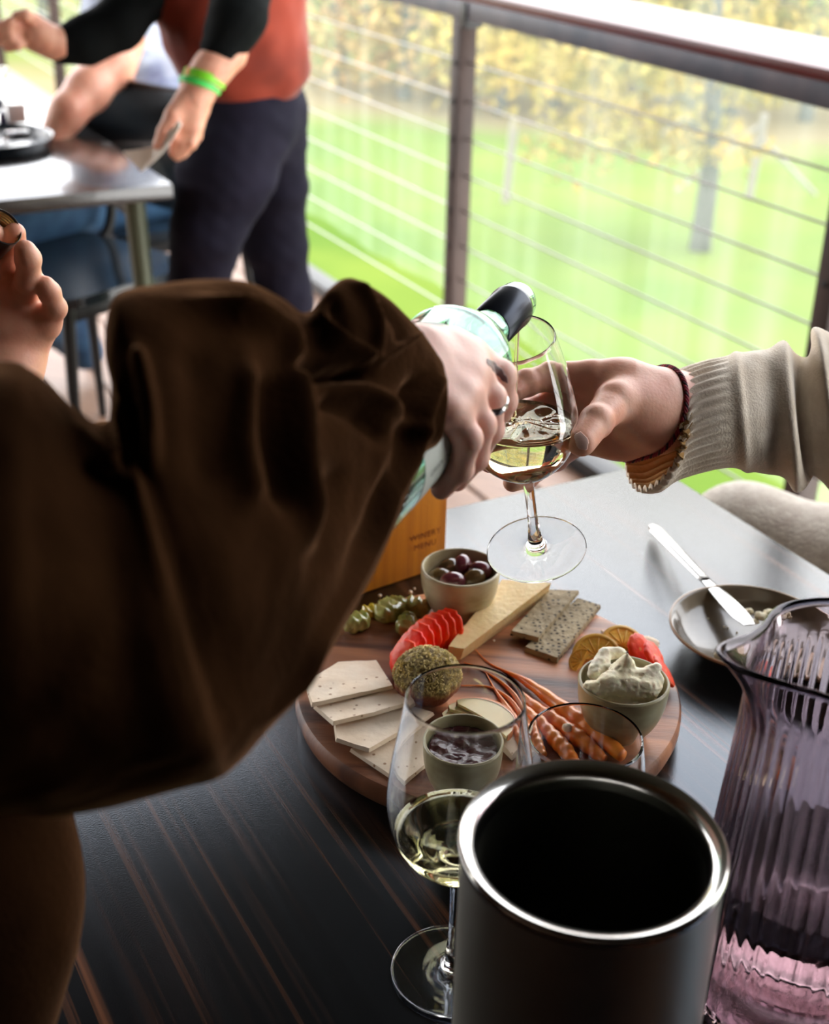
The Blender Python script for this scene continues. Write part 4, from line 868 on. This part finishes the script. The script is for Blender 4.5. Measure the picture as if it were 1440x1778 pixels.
def coat_mesh():
    n = 220; K = 200
    A = np.array([[*s[0], *s[1], s[2], s[3]] for s in SEC], float); Q = np.vstack([2*A[0]-A[1], A, 2*A[-1]-A[-2]]); R = []
    for t in np.linspace(0, len(A)-1-1e-9, n):
        i = int(t); f = t-i; a, b, c, d = Q[i], Q[i+1], Q[i+2], Q[i+3]; R.append(.5*((2*b)+(-a+c)*f+(2*a-5*b+4*c-d)*f*f+(-a+3*b-3*c+d)*f**3))
    R = np.array(R); V = np.zeros((n, K, 3))
    for i, r in enumerate(R):
        T_ = PZ(r[0], r[1], r[4]); B_ = PZ(r[2], r[3], r[4]); c = (T_+B_)/2; h = (T_-B_)/2; e = max(0, (i/n-.86)/.14)
        side = -nrm(c-CAM)*r[5]+VIEW_R*.007*e
        for k in range(K):
            a = 2*math.pi*k/K; ca_, sa = math.cos(a), math.sin(a); V[i,k] = c+h*ca_+side*(abs(sa)**.85*math.copysign(1, sa))
    # normals
    dU = np.gradient(V, axis=0); dV = (np.roll(V, -1, 1)-np.roll(V, 1, 1)); Nn = np.cross(dV, dU); Nn /= np.linalg.norm(Nn, axis=2)[...,None]+1e-12
    C = V.mean(1)[:,None,:]; sg = np.sign(((V-C)*Nn).sum(2).mean()); Nn *= sg
    X, Y = proj(V); front = np.clip((Nn@VIEW_B)*2.0, 0, 1)
    D = np.zeros(X.shape)
    for pts, w, amp in FOLDS:
        pp = crom([(a, b, 0) for a, b in pts], 40)[:,:2]; best = np.full(X.shape, 1e9); tt = np.zeros(X.shape)
        for q in range(39):
            a, b = pp[q], pp[q+1]; ab = b-a; t = np.clip(((X-a[0])*ab[0]+(Y-a[1])*ab[1])/(ab@ab+1e-9), 0, 1); dd = np.hypot(X-a[0]-t*ab[0], Y-a[1]-t*ab[1]); m_ = dd < best; best[m_] = dd[m_]; tt[m_] = (q+t[m_])/39
        D += amp*np.exp(-(best/w)**2)*np.clip(np.minimum(tt, 1-tt)*6+.15, 0, 1)
    D += .0030*fbm(V, 9, 4, 2)+.0010*fbm(V, 30, 6, 2)
    D *= np.where(front > 0, front, .25*np.ones_like(front))
    V = V+Nn*D[...,None]
    F = [(i*K+k, i*K+(k+1)%K, (i+1)*K+(k+1)%K, (i+1)*K+k) for i in range(n-1) for k in range(K)]
    if sg*1 > 0: F = [f[::-1] for f in F]
    return mesh_of('coat_sleeve', V.reshape(-1,3), F)
me = coat_mesh(); bm = bmesh.new(); bm.from_mesh(me); bmesh.ops.recalc_face_normals(bm, faces=bm.faces); bm.to_mesh(me); bm.free()
cs = link('coat_sleeve', me, MT['coat'], pourer); sm = cs.modifiers.new('thickness', 'SOLIDIFY'); sm.thickness = .0022; sm.offset = -1
# lighter fold of the far sleeve seen in the gap, and the other sleeve with its cuff
body_sdf('coat_left_sleeve', [[(pz(-60,1050,.74),.07),(pz(-10,900,.85),.055),(pz(-5,790,.95),.040),(pz(-4,728,.985),.034)],[(pz(0,880,.80),.05),(pz(190,815,.70),.018),(pz(238,835,.64),.018)]], MT['coat'], pourer, h=.005, k=.03)
def cf(a): return np.array(a, float)
body_sdf('coat_body', [[(pz(-92,1300,.60),.045),(pz(-96,1560,.61),.050),(pz(-120,1900,.62),.052)],[(cf([-.38,.52,1.22]),.11),(cf([-.52,.50,1.12]),.14),(cf([-.66,.47,.95]),.15),(cf([-.72,.45,.75]),.17)],[(cf([-.34,.56,1.24]),.09),(cf([-.45,.78,1.22]),.07)]], MT['coat'], pourer, h=.009, k=.05)
body_sdf('trousers', [[(cf([-.72,.42,.85]),.13),(cf([-.76,.38,.48]),.08),(cf([-.76,.34,.08]),.055)],[(cf([-.76,.58,.85]),.12),(cf([-.84,.66,.48]),.08),(cf([-.90,.68,.08]),.055)]], MT['blackm'], pourer, h=.012)
for x_, y_ in ((-.74,.30),(-.88,.64)): blob('shoe', (x_+.03, y_+.02, .045), (.075,.12,.045), MT['blackm'], parent=pourer)
def head(c, look, skin, hair, parent, r=.1):
    c = np.array(c, float); l = nrm([look[0], look[1], 0]); s = np.cross(l, UP)
    body_sdf('head', [[(c-UP*.22,.055),(c-UP*.11,.055)],[(c-UP*.02,.085),(c+UP*.03,.090)],[(c-UP*.07+l*.05,.045),(c-UP*.03+l*.055,.05)],[(c-UP*.03+l*.095,.014),(c+UP*.0+l*.09,.010)],[(c+s*.085,.020),(c+s*.085-UP*.02,.014)],[(c-s*.085,.020),(c-s*.085-UP*.02,.014)]], skin, parent, h=.006, k=.022)
    body_sdf('hair', [[(c+UP*.045-l*.02,.092),(c-UP*.02-l*.045,.080)]], hair, parent, h=.008)
    for q in (-1, 1): blob('eye', c+l*.088+s*.033*q+UP*.005, .011, MT['blackm'], parent=parent, sub=2)
    blob('mouth', c+l*.095-UP*.065, (.024,.006,.006), mat('lips', (.45,.14,.12), .4), parent=parent, dirs=[s, l, UP], sub=2)
MT['hairb'] = mat('brown_hair', (.06,.03,.015), .6)
head((-.60,.74,1.42), (.8,.5), MT['skin_p'], MT['hairb'], pourer)

# ------------------------------------------------------------ the guest in the cream jumper
guest = thing('person', 'person in a cream knitted jumper holding out the wine glass', 'person', (.95,1.15,0))
P3 = [[(pz(1420,705,1.03),.024),(pz(1260,705,1.0),.024),(pz(1175,712,.985),.0255),(pz(1130,712,.975),.0265)],[(pz(1130,700,.975),.025),(pz(1080,675,.970),.020),(pz(1030,658,.966),.0135)],
      [(pz(1125,712,.975),.024),(pz(1070,705,.982),.018),(pz(1022,692,.984),.013)],[(pz(1125,725,.98),.022),(pz(1070,735,.99),.017),(pz(1015,730,.996),.0125)],[(pz(1130,735,.98),.020),(pz(1080,755,.985),.016),(pz(1015,760,.995),.012)],
      [(pz(1140,725,.972),.021),(pz(1105,712,.958),.0185),(pz(1078,700,.946),.016)]]
F3 = [[(pz(1030,655,.966),.0120),(pz(960,652,.966),.0102),(pz(915,664,.957),.0092),(pz(888,680,.948),.0082)],
      [(pz(1020,692,.984),.0118),(pz(955,700,.978),.0098),(pz(905,716,.965),.0088),(pz(880,730,.955),.008)],
      [(pz(1014,728,.994),.0115),(pz(950,752,.982),.0095),(pz(885,785,.968),.0085),(pz(850,803,.958),.0075)],
      [(pz(1014,758,.995),.0108),(pz(965,795,.982),.009),(pz(915,828,.966),.008),(pz(890,838,.955),.0068)],
      [(pz(1095,705,.955),.0165),(pz(1068,698,.940),.0135),(pz(1036,732,.915),.0108),(pz(1010,767,.899),.0100)]]
body3 = hand_sdf('body', P3, F3, MT['skin'], guest, h=.0013)
bpy.context.view_layer.update()
patch('thumb_nail', PZ(1010,766,.895), -nrm(ray(1010,766)), VIEW_R*.45-VIEW_U*.89, .0064, .0042, body3, MT['nail'], body3, .0004, 24, 1)
# braided bracelet
wc = PZ(1134,714,.979); wa = nrm(PZ(1175,712,.985)-PZ(1130,712,.975)); wa = nrm(wa-VIEW_U*.26-VIEW_B*.14); u_, v_, _ = basis(wa)
def skin_ring(body, c, u, v, n, lift):
    out = []
    for i in range(n):
        t = 2*math.pi*i/n; d = u*math.cos(t)+v*math.sin(t); ok, loc, no, fi = body.ray_cast(Vector(c+d*.07), Vector(-d), distance=.069)
        out.append(float(np.linalg.norm(np.array(loc)-c)) if ok else np.nan)
    r = np.array(out); r = np.where(np.isnan(r), np.nanmedian(r), r)
    for _ in range(3): r = (np.roll(r,1)+r+np.roll(r,-1))/3
    return r+lift
rr_ = skin_ring(body3, wc, u_, v_, 180, .0009)
for strand in range(3):
    P = []
    for i in range(181):
        t = 2*math.pi*i/180; ph = t*26+strand*2.094; r = rr_[i%180]+.0007*math.cos(ph); P.append(wc+wa*(.0011*math.sin(ph))+(u_*math.cos(t)+v_*math.sin(t))*r)
    v, f = tube_vf(P, .0010, 6, caps=False); link('bracelet_strand', mesh_of('bracelet_strand', v, f), mat('strand', (.28,.01,.03) if strand else (.05,.01,.02), .6), guest)
# knitted sleeve
KS = [((1160,650),(1115,854),.995,.046,50),((1174,645),(1140,854),.995,.047,34),((1202,634),(1176,833),.998,.048,18),((1250,620),(1240,815),1.0,.048,8),((1300,609),(1292,816),1.005,.048,0),((1342,598),(1345,830),1.01,.046,0),((1388,600),(1398,850),1.02,.050,0),((1440,571),(1450,842),1.03,.052,0),((1540,530),(1560,835),1.04,.056,0),((1700,470),(1720,850),1.05,.06,0)]
def knit_sleeve():
    n = 170; K = 240; A = np.array([[*s[0], *s[1], s[2], s[3], s[4]] for s in KS], float); Q = np.vstack([2*A[0]-A[1], A, 2*A[-1]-A[-2]]); V = np.zeros((n, K, 3)); TT = np.linspace(0, len(A)-1-1e-9, n)
    for j, t in enumerate(TT):
        i = int(t); f = t-i; a, b, c, d = Q[i:i+4]; r = .5*((2*b)+(-a+c)*f+(2*a-5*b+4*c-d)*f*f+(-a+3*b-3*c+d)*f**3)
        T_ = PZ(r[0], r[1], r[4]); B_ = PZ(r[2], r[3], r[4]); c0 = (T_+B_)/2; h = (T_-B_)/2; side = -nrm(c0-CAM)*r[5]+VIEW_R*(r[6]/FPX*r[4])
        for k in range(K): a = 2*math.pi*k/K; V[j,k] = c0+h*math.cos(a)+side*math.sin(a)
    dU = np.gradient(V, axis=0); dV = np.roll(V, -1, 1)-np.roll(V, 1, 1); Nn = np.cross(dV, dU); Nn /= np.linalg.norm(Nn, axis=2)[...,None]+1e-12
    C = V.mean(1)[:,None,:]; Nn *= np.sign(((V-C)*Nn).sum(2).mean()); X, Y = proj(V)
    th = np.arange(K)*2*math.pi/K; ribw = np.clip((1270-X)/40+.0, 0, 1)
    D = .0013*np.cos(th*34)[None,:]*ribw
    for x0, w, amp in ((1288,10,.0022),(1345,22,-.003),(1372,14,.004),(1405,17,-.011),(1434,14,.007),(1470,20,-.008)):
        D += amp*np.exp(-((X-x0-(Y-720)*.10)/w)**2)
    D += .0010*fbm(V, 9, 8, 1); V = V+Nn*D[...,None]
    F = [(i*K+k, i*K+(k+1)%K, (i+1)*K+(k+1)%K, (i+1)*K+k) for i in range(n-1) for k in range(K)]
    me = mesh_of('knitted_sleeve', V.reshape(-1,3), F); bm = bmesh.new(); bm.from_mesh(me); bmesh.ops.recalc_face_normals(bm, faces=bm.faces); bm.to_mesh(me); bm.free(); return me
ksl = link('knitted_sleeve', knit_sleeve(), [MT['knit'], MT['knit_in']], guest); sm = ksl.modifiers.new('thickness', 'SOLIDIFY'); sm.thickness = .0035; sm.offset = -1; sm.material_offset = 1
body_sdf('jumper', [[(pz(1560,690,1.05),.07),(pz(1720,640,1.08),.08)],[(cf([.80,1.15,1.05]),.12),(cf([.86,1.15,.85]),.14),(cf([.88,1.15,.62]),.15)],[(cf([.70,1.05,1.14]),.09),(cf([.98,1.35,1.14]),.09)]], MT['knit'], guest, h=.010, k=.05)
body_sdf('cream_trousers', [[(cf([.86,1.10,.52]),.13),(pz(1480,1010,1.46),.072),(pz(1290,945,1.52),.068)],[(cf([.86,1.3,.50]),.12),(cf([.60,1.62,.50]),.075)],[(pz(1290,945,1.52),.06),(cf([.42,1.56,.10]),.045)],[(cf([.60,1.62,.50]),.06),(cf([.60,1.66,.10]),.045)]], MT['fleece'], guest, h=.006, k=.03)
for c in ((.40,1.62,.045),(.59,1.72,.045)): blob('shoe', c, (.05,.11,.045), MT['blackm'], parent=guest)
head((1.0,1.15,1.42), (-.8,-.3), MT['skin'], MT['hairb'], guest)

# ------------------------------------------------------------ second table and its things
K2 = np.array([-.476,2.576,0])
t2 = thing('dining_table', 'second dark dining table at left with the sky shining on its top', 'table', K2+AX*.6-BX*.4)
V, F = box(K2+AX*.75-BX*.42+UP*(.75-.014), AX, BX, UP, 1.5, .84, .028); autosmooth(link('tabletop', bevel(mesh_of('tabletop', V, F), .0012), MT['table2'], t2))
MT['legm'] = mat('green_lit_grey_metal', (.10,.11,.07), .4, .3)  # green light falling on the legs is put into the metal's colour
for u, v in ((.06,.06),(1.44,.06),(.06,.78),(1.44,.78)): 
    p = K2+AX*u-BX*v; tube('leg', [p+UP*.725, p+UP*.3+(-AX+BX)*.012, p+(-AX+BX)*.03], [.021,.018,.014], MT['legm'], t2, 12)
for v in (.06,.78): add_box('apron', K2+AX*.75-BX*v+UP*.70, AX, BX, UP, (1.34,.02,.05), MT['blackm'], t2)
def rbox(name, c, ax, ay, s, r, th, m, parent, curve=0, seg=8):
    """rounded-corner sheet with thickness; curve bends it along the second axis normal"""
    w, h = s; az = np.cross(ax, ay); out = []
    for cx, cy, a0 in ((w/2-r,h/2-r,0),(-w/2+r,h/2-r,90),(-w/2+r,-h/2+r,180),(w/2-r,-h/2+r,270)):
        for k in range(seg+1): a = math.radians(a0+90*k/seg); out.append((cx+r*math.cos(a), cy+r*math.sin(a)))
    K = len(out); V = []; F = []; rings = 8
    def pt(x, y, q): return c+ax*x+ay*y+az*(curve*(4*x*x/(w*w))+q)
    for q, side in ((th/2,1),(-th/2,-1)):
        for r_ in range(rings):
            f = 1-r_/rings; V += [pt(x*f, y*f, q) for x, y in out]
        V.append(pt(0,0,q))
    n1 = rings*K+1
    for b in (0, n1):
        for r_ in range(rings-1):
            for i in range(K): F.append((b+r_*K+i, b+r_*K+(i+1)%K, b+(r_+1)*K+(i+1)%K, b+(r_+1)*K+i))
        for i in range(K): F.append((b+(rings-1)*K+i, b+(rings-1)*K+(i+1)%K, b+rings*K))
    for i in range(K): F.append((i, (i+1)%K, n1+(i+1)%K, n1+i))
    me = mesh_of(name, V, F); bm = bmesh.new(); bm.from_mesh(me); bmesh.ops.recalc_face_normals(bm, faces=bm.faces); bm.to_mesh(me); bm.free()
    return autosmooth(link(name, me, m, parent), 50)
def chair(c, face, label, back=True, sh=.45, name='chair', m='black'):
    """c: floor point under the seat centre; face: direction the sitter looks"""
    c = np.array(c, float); f = nrm(face); s = np.cross(f, UP); t = thing(name, label, name, c)
    rbox('seat', c+UP*sh, s, f, (.42,.41), .07, .022, MT[m], t, .012)
    if back:
        rbox('backrest', c-f*.235+UP*(sh+.255), -s, UP, (.42,.27), .07, .014, MT[m], t, .045)
        for q in (-1, 1): tube('back_post', [c-f*.18+s*q*.15+UP*(sh-.01), c-f*.222+s*q*.14+UP*(sh+.06), c-f*.226+s*q*.13+UP*(sh+.24)], [.012]*3, MT['blackm'], t, 10, 12)
    for i in (-1, 1):
        for j in (-1, 1): tube('leg', [c+s*i*.16+f*j*.15+UP*(sh-.012), c+s*i*.195+f*j*.19], [.015,.010], MT['blackm'], t, 10)
    add_box('seat_frame', c+UP*(sh-.028), s, f, UP, (.34,.32,.028), MT['blackm'], t)
    return t
TL = PY(172,147,3.22); TR = PY(338,168,3.02); ff = np.cross(UP, nrm((TR-TL)*[1,1,0])); ff = ff if ff[1] < 0 else -ff
bc = (TL+TR)/2; c1 = np.array([bc[0], bc[1], 0])+ff*.235
chair(c1, ff, 'empty black shell chair with rounded back behind the second table corner', sh=.46)
c5 = PY(275,150,3.50)*[1,1,0]; chair(c5, (-.877,-.48,0), 'black chair under the seated person in the pale blue shirt', sh=.44)
chair((.88,1.18,0), (-1,-.1,0), 'black shell chair under the guest in the cream jumper', sh=.44)
# tray, glass, holder, dish on the second table
trc = Pz(-18,236,.775); tr = lathe('serving_tray', [(0,.0),(.115,.0),(.122,.004),(.128,.022),(.131,.024),(.129,.026),(.124,.024),(.117,.007),(0,.005)], [trc[0],trc[1],.7505], UP, MT['black'], None, 72); tag(tr, 'round black serving tray on the second table', 'tray')
f3 = np.array([trc[0]+.010, trc[1]+.03, .7562]); g3, _, hb3, hB3, ip3 = wine_glass(f3, UP, .15, .030, .034, .033, 'blurred stemmed glass standing on the black tray', 'stemmed wine glasses')
hc_ = Pz(30,213,.7562); ch = add_box('card_holder', hc_+UP*.020, BX, AX, UP, (.040,.012,.040), mat('white_card', (.8,.8,.78), .6), None, .002); tag(ch, 'small white card holder standing on the tray', 'holder')
dc_ = Pz(31,244,.7562); dd_ = add_box('glass_dish', dc_+UP*.011, BX, AX, UP, (.050,.035,.020), MT['glass'], None, .004); tag(dd_, 'small clear glass dish at the near side of the tray', 'dish')
sc2 = Pz(3,222,.7562); sk = lathe('pepper_shaker', [(0,0),(.014,0),(.015,.004),(.013,.03),(.011,.045),(.013,.052),(.012,.060),(0,.064)], sc2, UP, mat('navy_plastic', (.02,.02,.06), .3), None, 28); tag(sk, 'short navy pepper shaker beside the card holder', 'shaker')

# ------------------------------------------------------------ the standing man
MT['rustc'] = mat('rust_fleece', (.30,.036,.012), .85, 0, (.17,.020,.008), 8, bump=.3, bscale=40, sheen=.2); MT['blackc'] = mat('black_knit', (.004,.005,.005), .9, spec=.15); MT['navy'] = mat('navy_trousers', (.010,.009,.017), .85, 0, (.015,.013,.024), 9, bump=.2, bscale=30, spec=.12)
def foot(p, z=.09): q = np.array(p, float); q[2] = z; return q
man = thing('person', 'standing man in a rust vest, black sleeves and navy trousers wiping the table', 'person', (-.30,2.72,0))
m = lambda x, y, Y: PY(x, y, Y)
def wrinkle(a, f, s): return lambda V, N: a*fbm(V*np.array([1,1,1.6]), f, s, 3)
body_sdf('body', [[(m(400,200,2.72),.09),(m(400,40,2.72),.11),(m(400,-120,2.74),.12),(m(400,-210,2.74),.06)],[(m(395,90,2.42),.036),(m(366,122,2.40),.030),(m(345,152,2.39),.027),(m(336,178,2.38),.030)],[(m(120,80,2.55),.028),(m(92,74,2.54),.026),(m(60,60,2.53),.030)],
      [(m(420,225,2.70),.06),(m(392,300,2.66),.055),(m(362,400,2.64),.045),(m(345,490,2.66),.04),(foot(m(345,500,2.72)),.035)],[(m(455,200,2.78),.06),(m(478,320,2.84),.04),(m(478,420,2.88),.04),(m(497,520,2.92),.04),(foot(m(505,530,3.0)),.035)]], MT['skin'], man, h=.007, k=.02)
body_sdf('rust_vest', [[(m(345,-160,2.72),.10),(m(340,-20,2.70),.092),(m(372,60,2.68),.080),(m(398,122,2.68),.078)],[(m(450,-160,2.76),.10),(m(440,0,2.74),.090),(m(452,80,2.72),.086),(m(462,120,2.72),.080)],[(m(400,-160,2.72),.12),(m(400,60,2.70),.10),(m(425,110,2.70),.085)]], MT['rustc'], man, h=.007, k=.04, disp=wrinkle(.009,5,2))
body_sdf('black_sleeve', [[(m(470,-190,2.62),.065),(m(432,-60,2.50),.052),(m(412,30,2.44),.045),(m(388,88,2.42),.040)]], MT['blackc'], man, h=.006, disp=wrinkle(.004,8,5))
body_sdf('black_sleeve', [[(m(310,-150,2.72),.07),(m(265,-30,2.66),.052),(m(205,42,2.60),.042),(m(150,70,2.57),.036),(m(108,80,2.55),.031)]], MT['blackc'], man, h=.006, disp=wrinkle(.004,8,6))
body_sdf('navy_trousers', [[(m(400,165,2.72),.092),(m(445,165,2.74),.090)],[(m(425,210,2.70),.100),(m(392,300,2.66),.092),(m(362,400,2.64),.072),(m(345,490,2.66),.060),(foot(m(345,500,2.72)),.055)],[(m(455,200,2.78),.095),(m(478,320,2.84),.066),(m(478,420,2.88),.066),(m(497,520,2.92),.058),(foot(m(505,530,3.0)),.052)]], MT['navy'], man, h=.007, k=.025, disp=wrinkle(.006,6,9))
for p in (m(345,500,2.72), m(505,530,3.0)): q = foot(p, .045); blob('shoe', q+np.array([-.04,-.03,0]), (.06,.13,.045), MT['blackm'], parent=man)
HM = [[(m(345,150,2.39),.026),(m(335,182,2.38),.028)],[(m(330,180,2.38),.020),(m(312,212,2.36),.014)],[(m(336,185,2.38),.020),(m(325,222,2.36),.014)],[(m(342,188,2.38),.019),(m(338,225,2.36),.013)],[(m(322,175,2.37),.018),(m(300,200,2.35),.014)]]
HF = [[(m(312,212,2.36),.0125),(m(306,240,2.35),.010),(m(302,266,2.35),.0085)],[(m(325,222,2.36),.0125),(m(318,250,2.35),.010),(m(308,272,2.35),.0085)],[(m(338,225,2.36),.0115),(m(332,248,2.35),.0095),(m(318,268,2.35),.008)],[(m(345,215,2.37),.011),(m(342,236,2.37),.009),(m(334,254,2.37),.0075)],[(m(300,200,2.35),.0135),(m(284,228,2.34),.0105),(m(274,252,2.34),.009)]]
hand_sdf('right_hand', HM, HF, MT['skin'], man, h=.003)
HM = [[(m(100,78,2.54),.026),(m(70,62,2.53),.028)],[(m(80,70,2.53),.020),(m(45,45,2.52),.014)],[(m(80,75,2.53),.020),(m(45,62,2.52),.014)],[(m(80,62,2.53),.018),(m(58,36,2.52),.013)]]
HF = [[(m(45,45,2.52),.0125),(m(18,40,2.5),.010),(m(-8,48,2.5),.0085)],[(m(45,55,2.52),.0125),(m(16,52,2.5),.010),(m(-12,60,2.5),.0085)],[(m(45,62,2.52),.0115),(m(20,66,2.5),.0095),(m(0,74,2.5),.008)],[(m(50,68,2.52),.0105),(m(30,78,2.5),.009),(m(14,84,2.5),.0075)],[(m(62,38,2.52),.0125),(m(45,26,2.5),.0105),(m(28,26,2.5),.0085)]]
hand_sdf('left_hand', HM, HF, MT['skin'], man, h=.003)
for px, py, mm, ln in ((330,143,'green_band',.010),(346,151,'lime_band',.014)):
    mt = mat(mm, (.08,.72,.12) if ln < .012 else (.22,.72,.03), .4); wa2 = nrm(m(345,152,2.39)-m(366,122,2.40)); wc2 = m(353,140,2.395)+wa2*(.006 if ln < .012 else -.008); wa3 = nrm(wa2+VIEW_R*.35)
    b_ = lathe('wristband', [(.034,-ln/2),(.0365,-ln/2),(.0365,ln/2),(.034,ln/2)], wc2+wa2*.004, wa3, mt, man, 40, closed=True)
    if ln > .012: lathe('orange_mark', [(.0366,-ln/2),(.0370,-ln/2),(.0370,ln/2)], wc2+wa2*.004, wa3, mat('orange_mark', (.8,.25,.03), .4), b_, 40, fn=lambda r, h, t, i: (r if 3.7 < t < 4.1 else r-.004, h, 0))
head((m(385,-330,2.7)), (-.8,-.6), MT['skin'], mat('grey_hair', (.25,.23,.21), .6), man)
# napkin pinched in his right hand
nap = [(213,263,2.36),(246,262,2.36),(272,261,2.345),(293,232,2.33),(312,207,2.335),(316,218,2.33),(298,246,2.325),(279,270,2.33),(262,286,2.345),(245,299,2.36)]
bs = np.array([PY(*a) for a in nap]); nk = slab3('paper_napkin', bs, .0015, mat('white_paper', (.95,.88,.78), .8), 'cream paper napkin pinched in the standing man\'s fingers', 'napkin', None, .003, 4)

# ------------------------------------------------------------ the seated person beyond the second table
sit = thing('person', 'seated person in a pale blue shirt and jeans, bare arm on the second table', 'person', (c5[0], c5[1], 0))
MT['shirt'] = mat('pale_blue_shirt', (.50,.55,.68), .8, 0, (.20,.24,.42), 7, ramp=(.5,.62)); MT['jean'] = mat('blue_jeans', (.035,.10,.19), .8, 0, (.02,.06,.13), 18, bump=.2)
body_sdf('body', [[(m(262,-10,3.40),.12),(m(262,100,3.38),.12),(m(262,-120,3.4),.06)],[(m(222,40,3.22),.060),(m(192,112,3.14),.050),(m(152,158,3.06),.044),(m(118,194,3.0),.036),(m(92,240,2.97),.032)]], MT['skin'], sit, h=.008, k=.03)
body_sdf('shirt', [[(m(215,-30,3.30),.085),(m(232,40,3.36),.11),(m(258,150,3.36),.12)],[(m(255,-80,3.40),.13),(m(262,60,3.40),.14),(m(270,180,3.40),.13)],[(m(225,-10,3.25),.075),(m(216,58,3.22),.070)]], MT['shirt'], sit, h=.008, k=.05, disp=wrinkle(.008,6,4))
hipp = c5+UP*.53; kn1 = PY(30,400,2.9)
body_sdf('jeans', [[(hipp+[-.02,.05,0],.11),(np.array([-.98,3.05,.55]),.078),(np.array([-1.02,2.98,.30]),.055),(np.array([-1.0,3.10,.08]),.05)],[(hipp+[.1,.1,0],.11),(np.array([-.88,3.42,.55]),.078),(np.array([-.93,3.35,.3]),.055),(np.array([-.9,3.45,.08]),.05)],
    [(Pz(78,560,.22),.050),(Pz(125,590,.10),.046)]], MT['jean'], sit, h=.008, k=.03)
head(m(215,-190,3.35), (-.9,-.2), MT['skin'], MT['hairb'], sit)
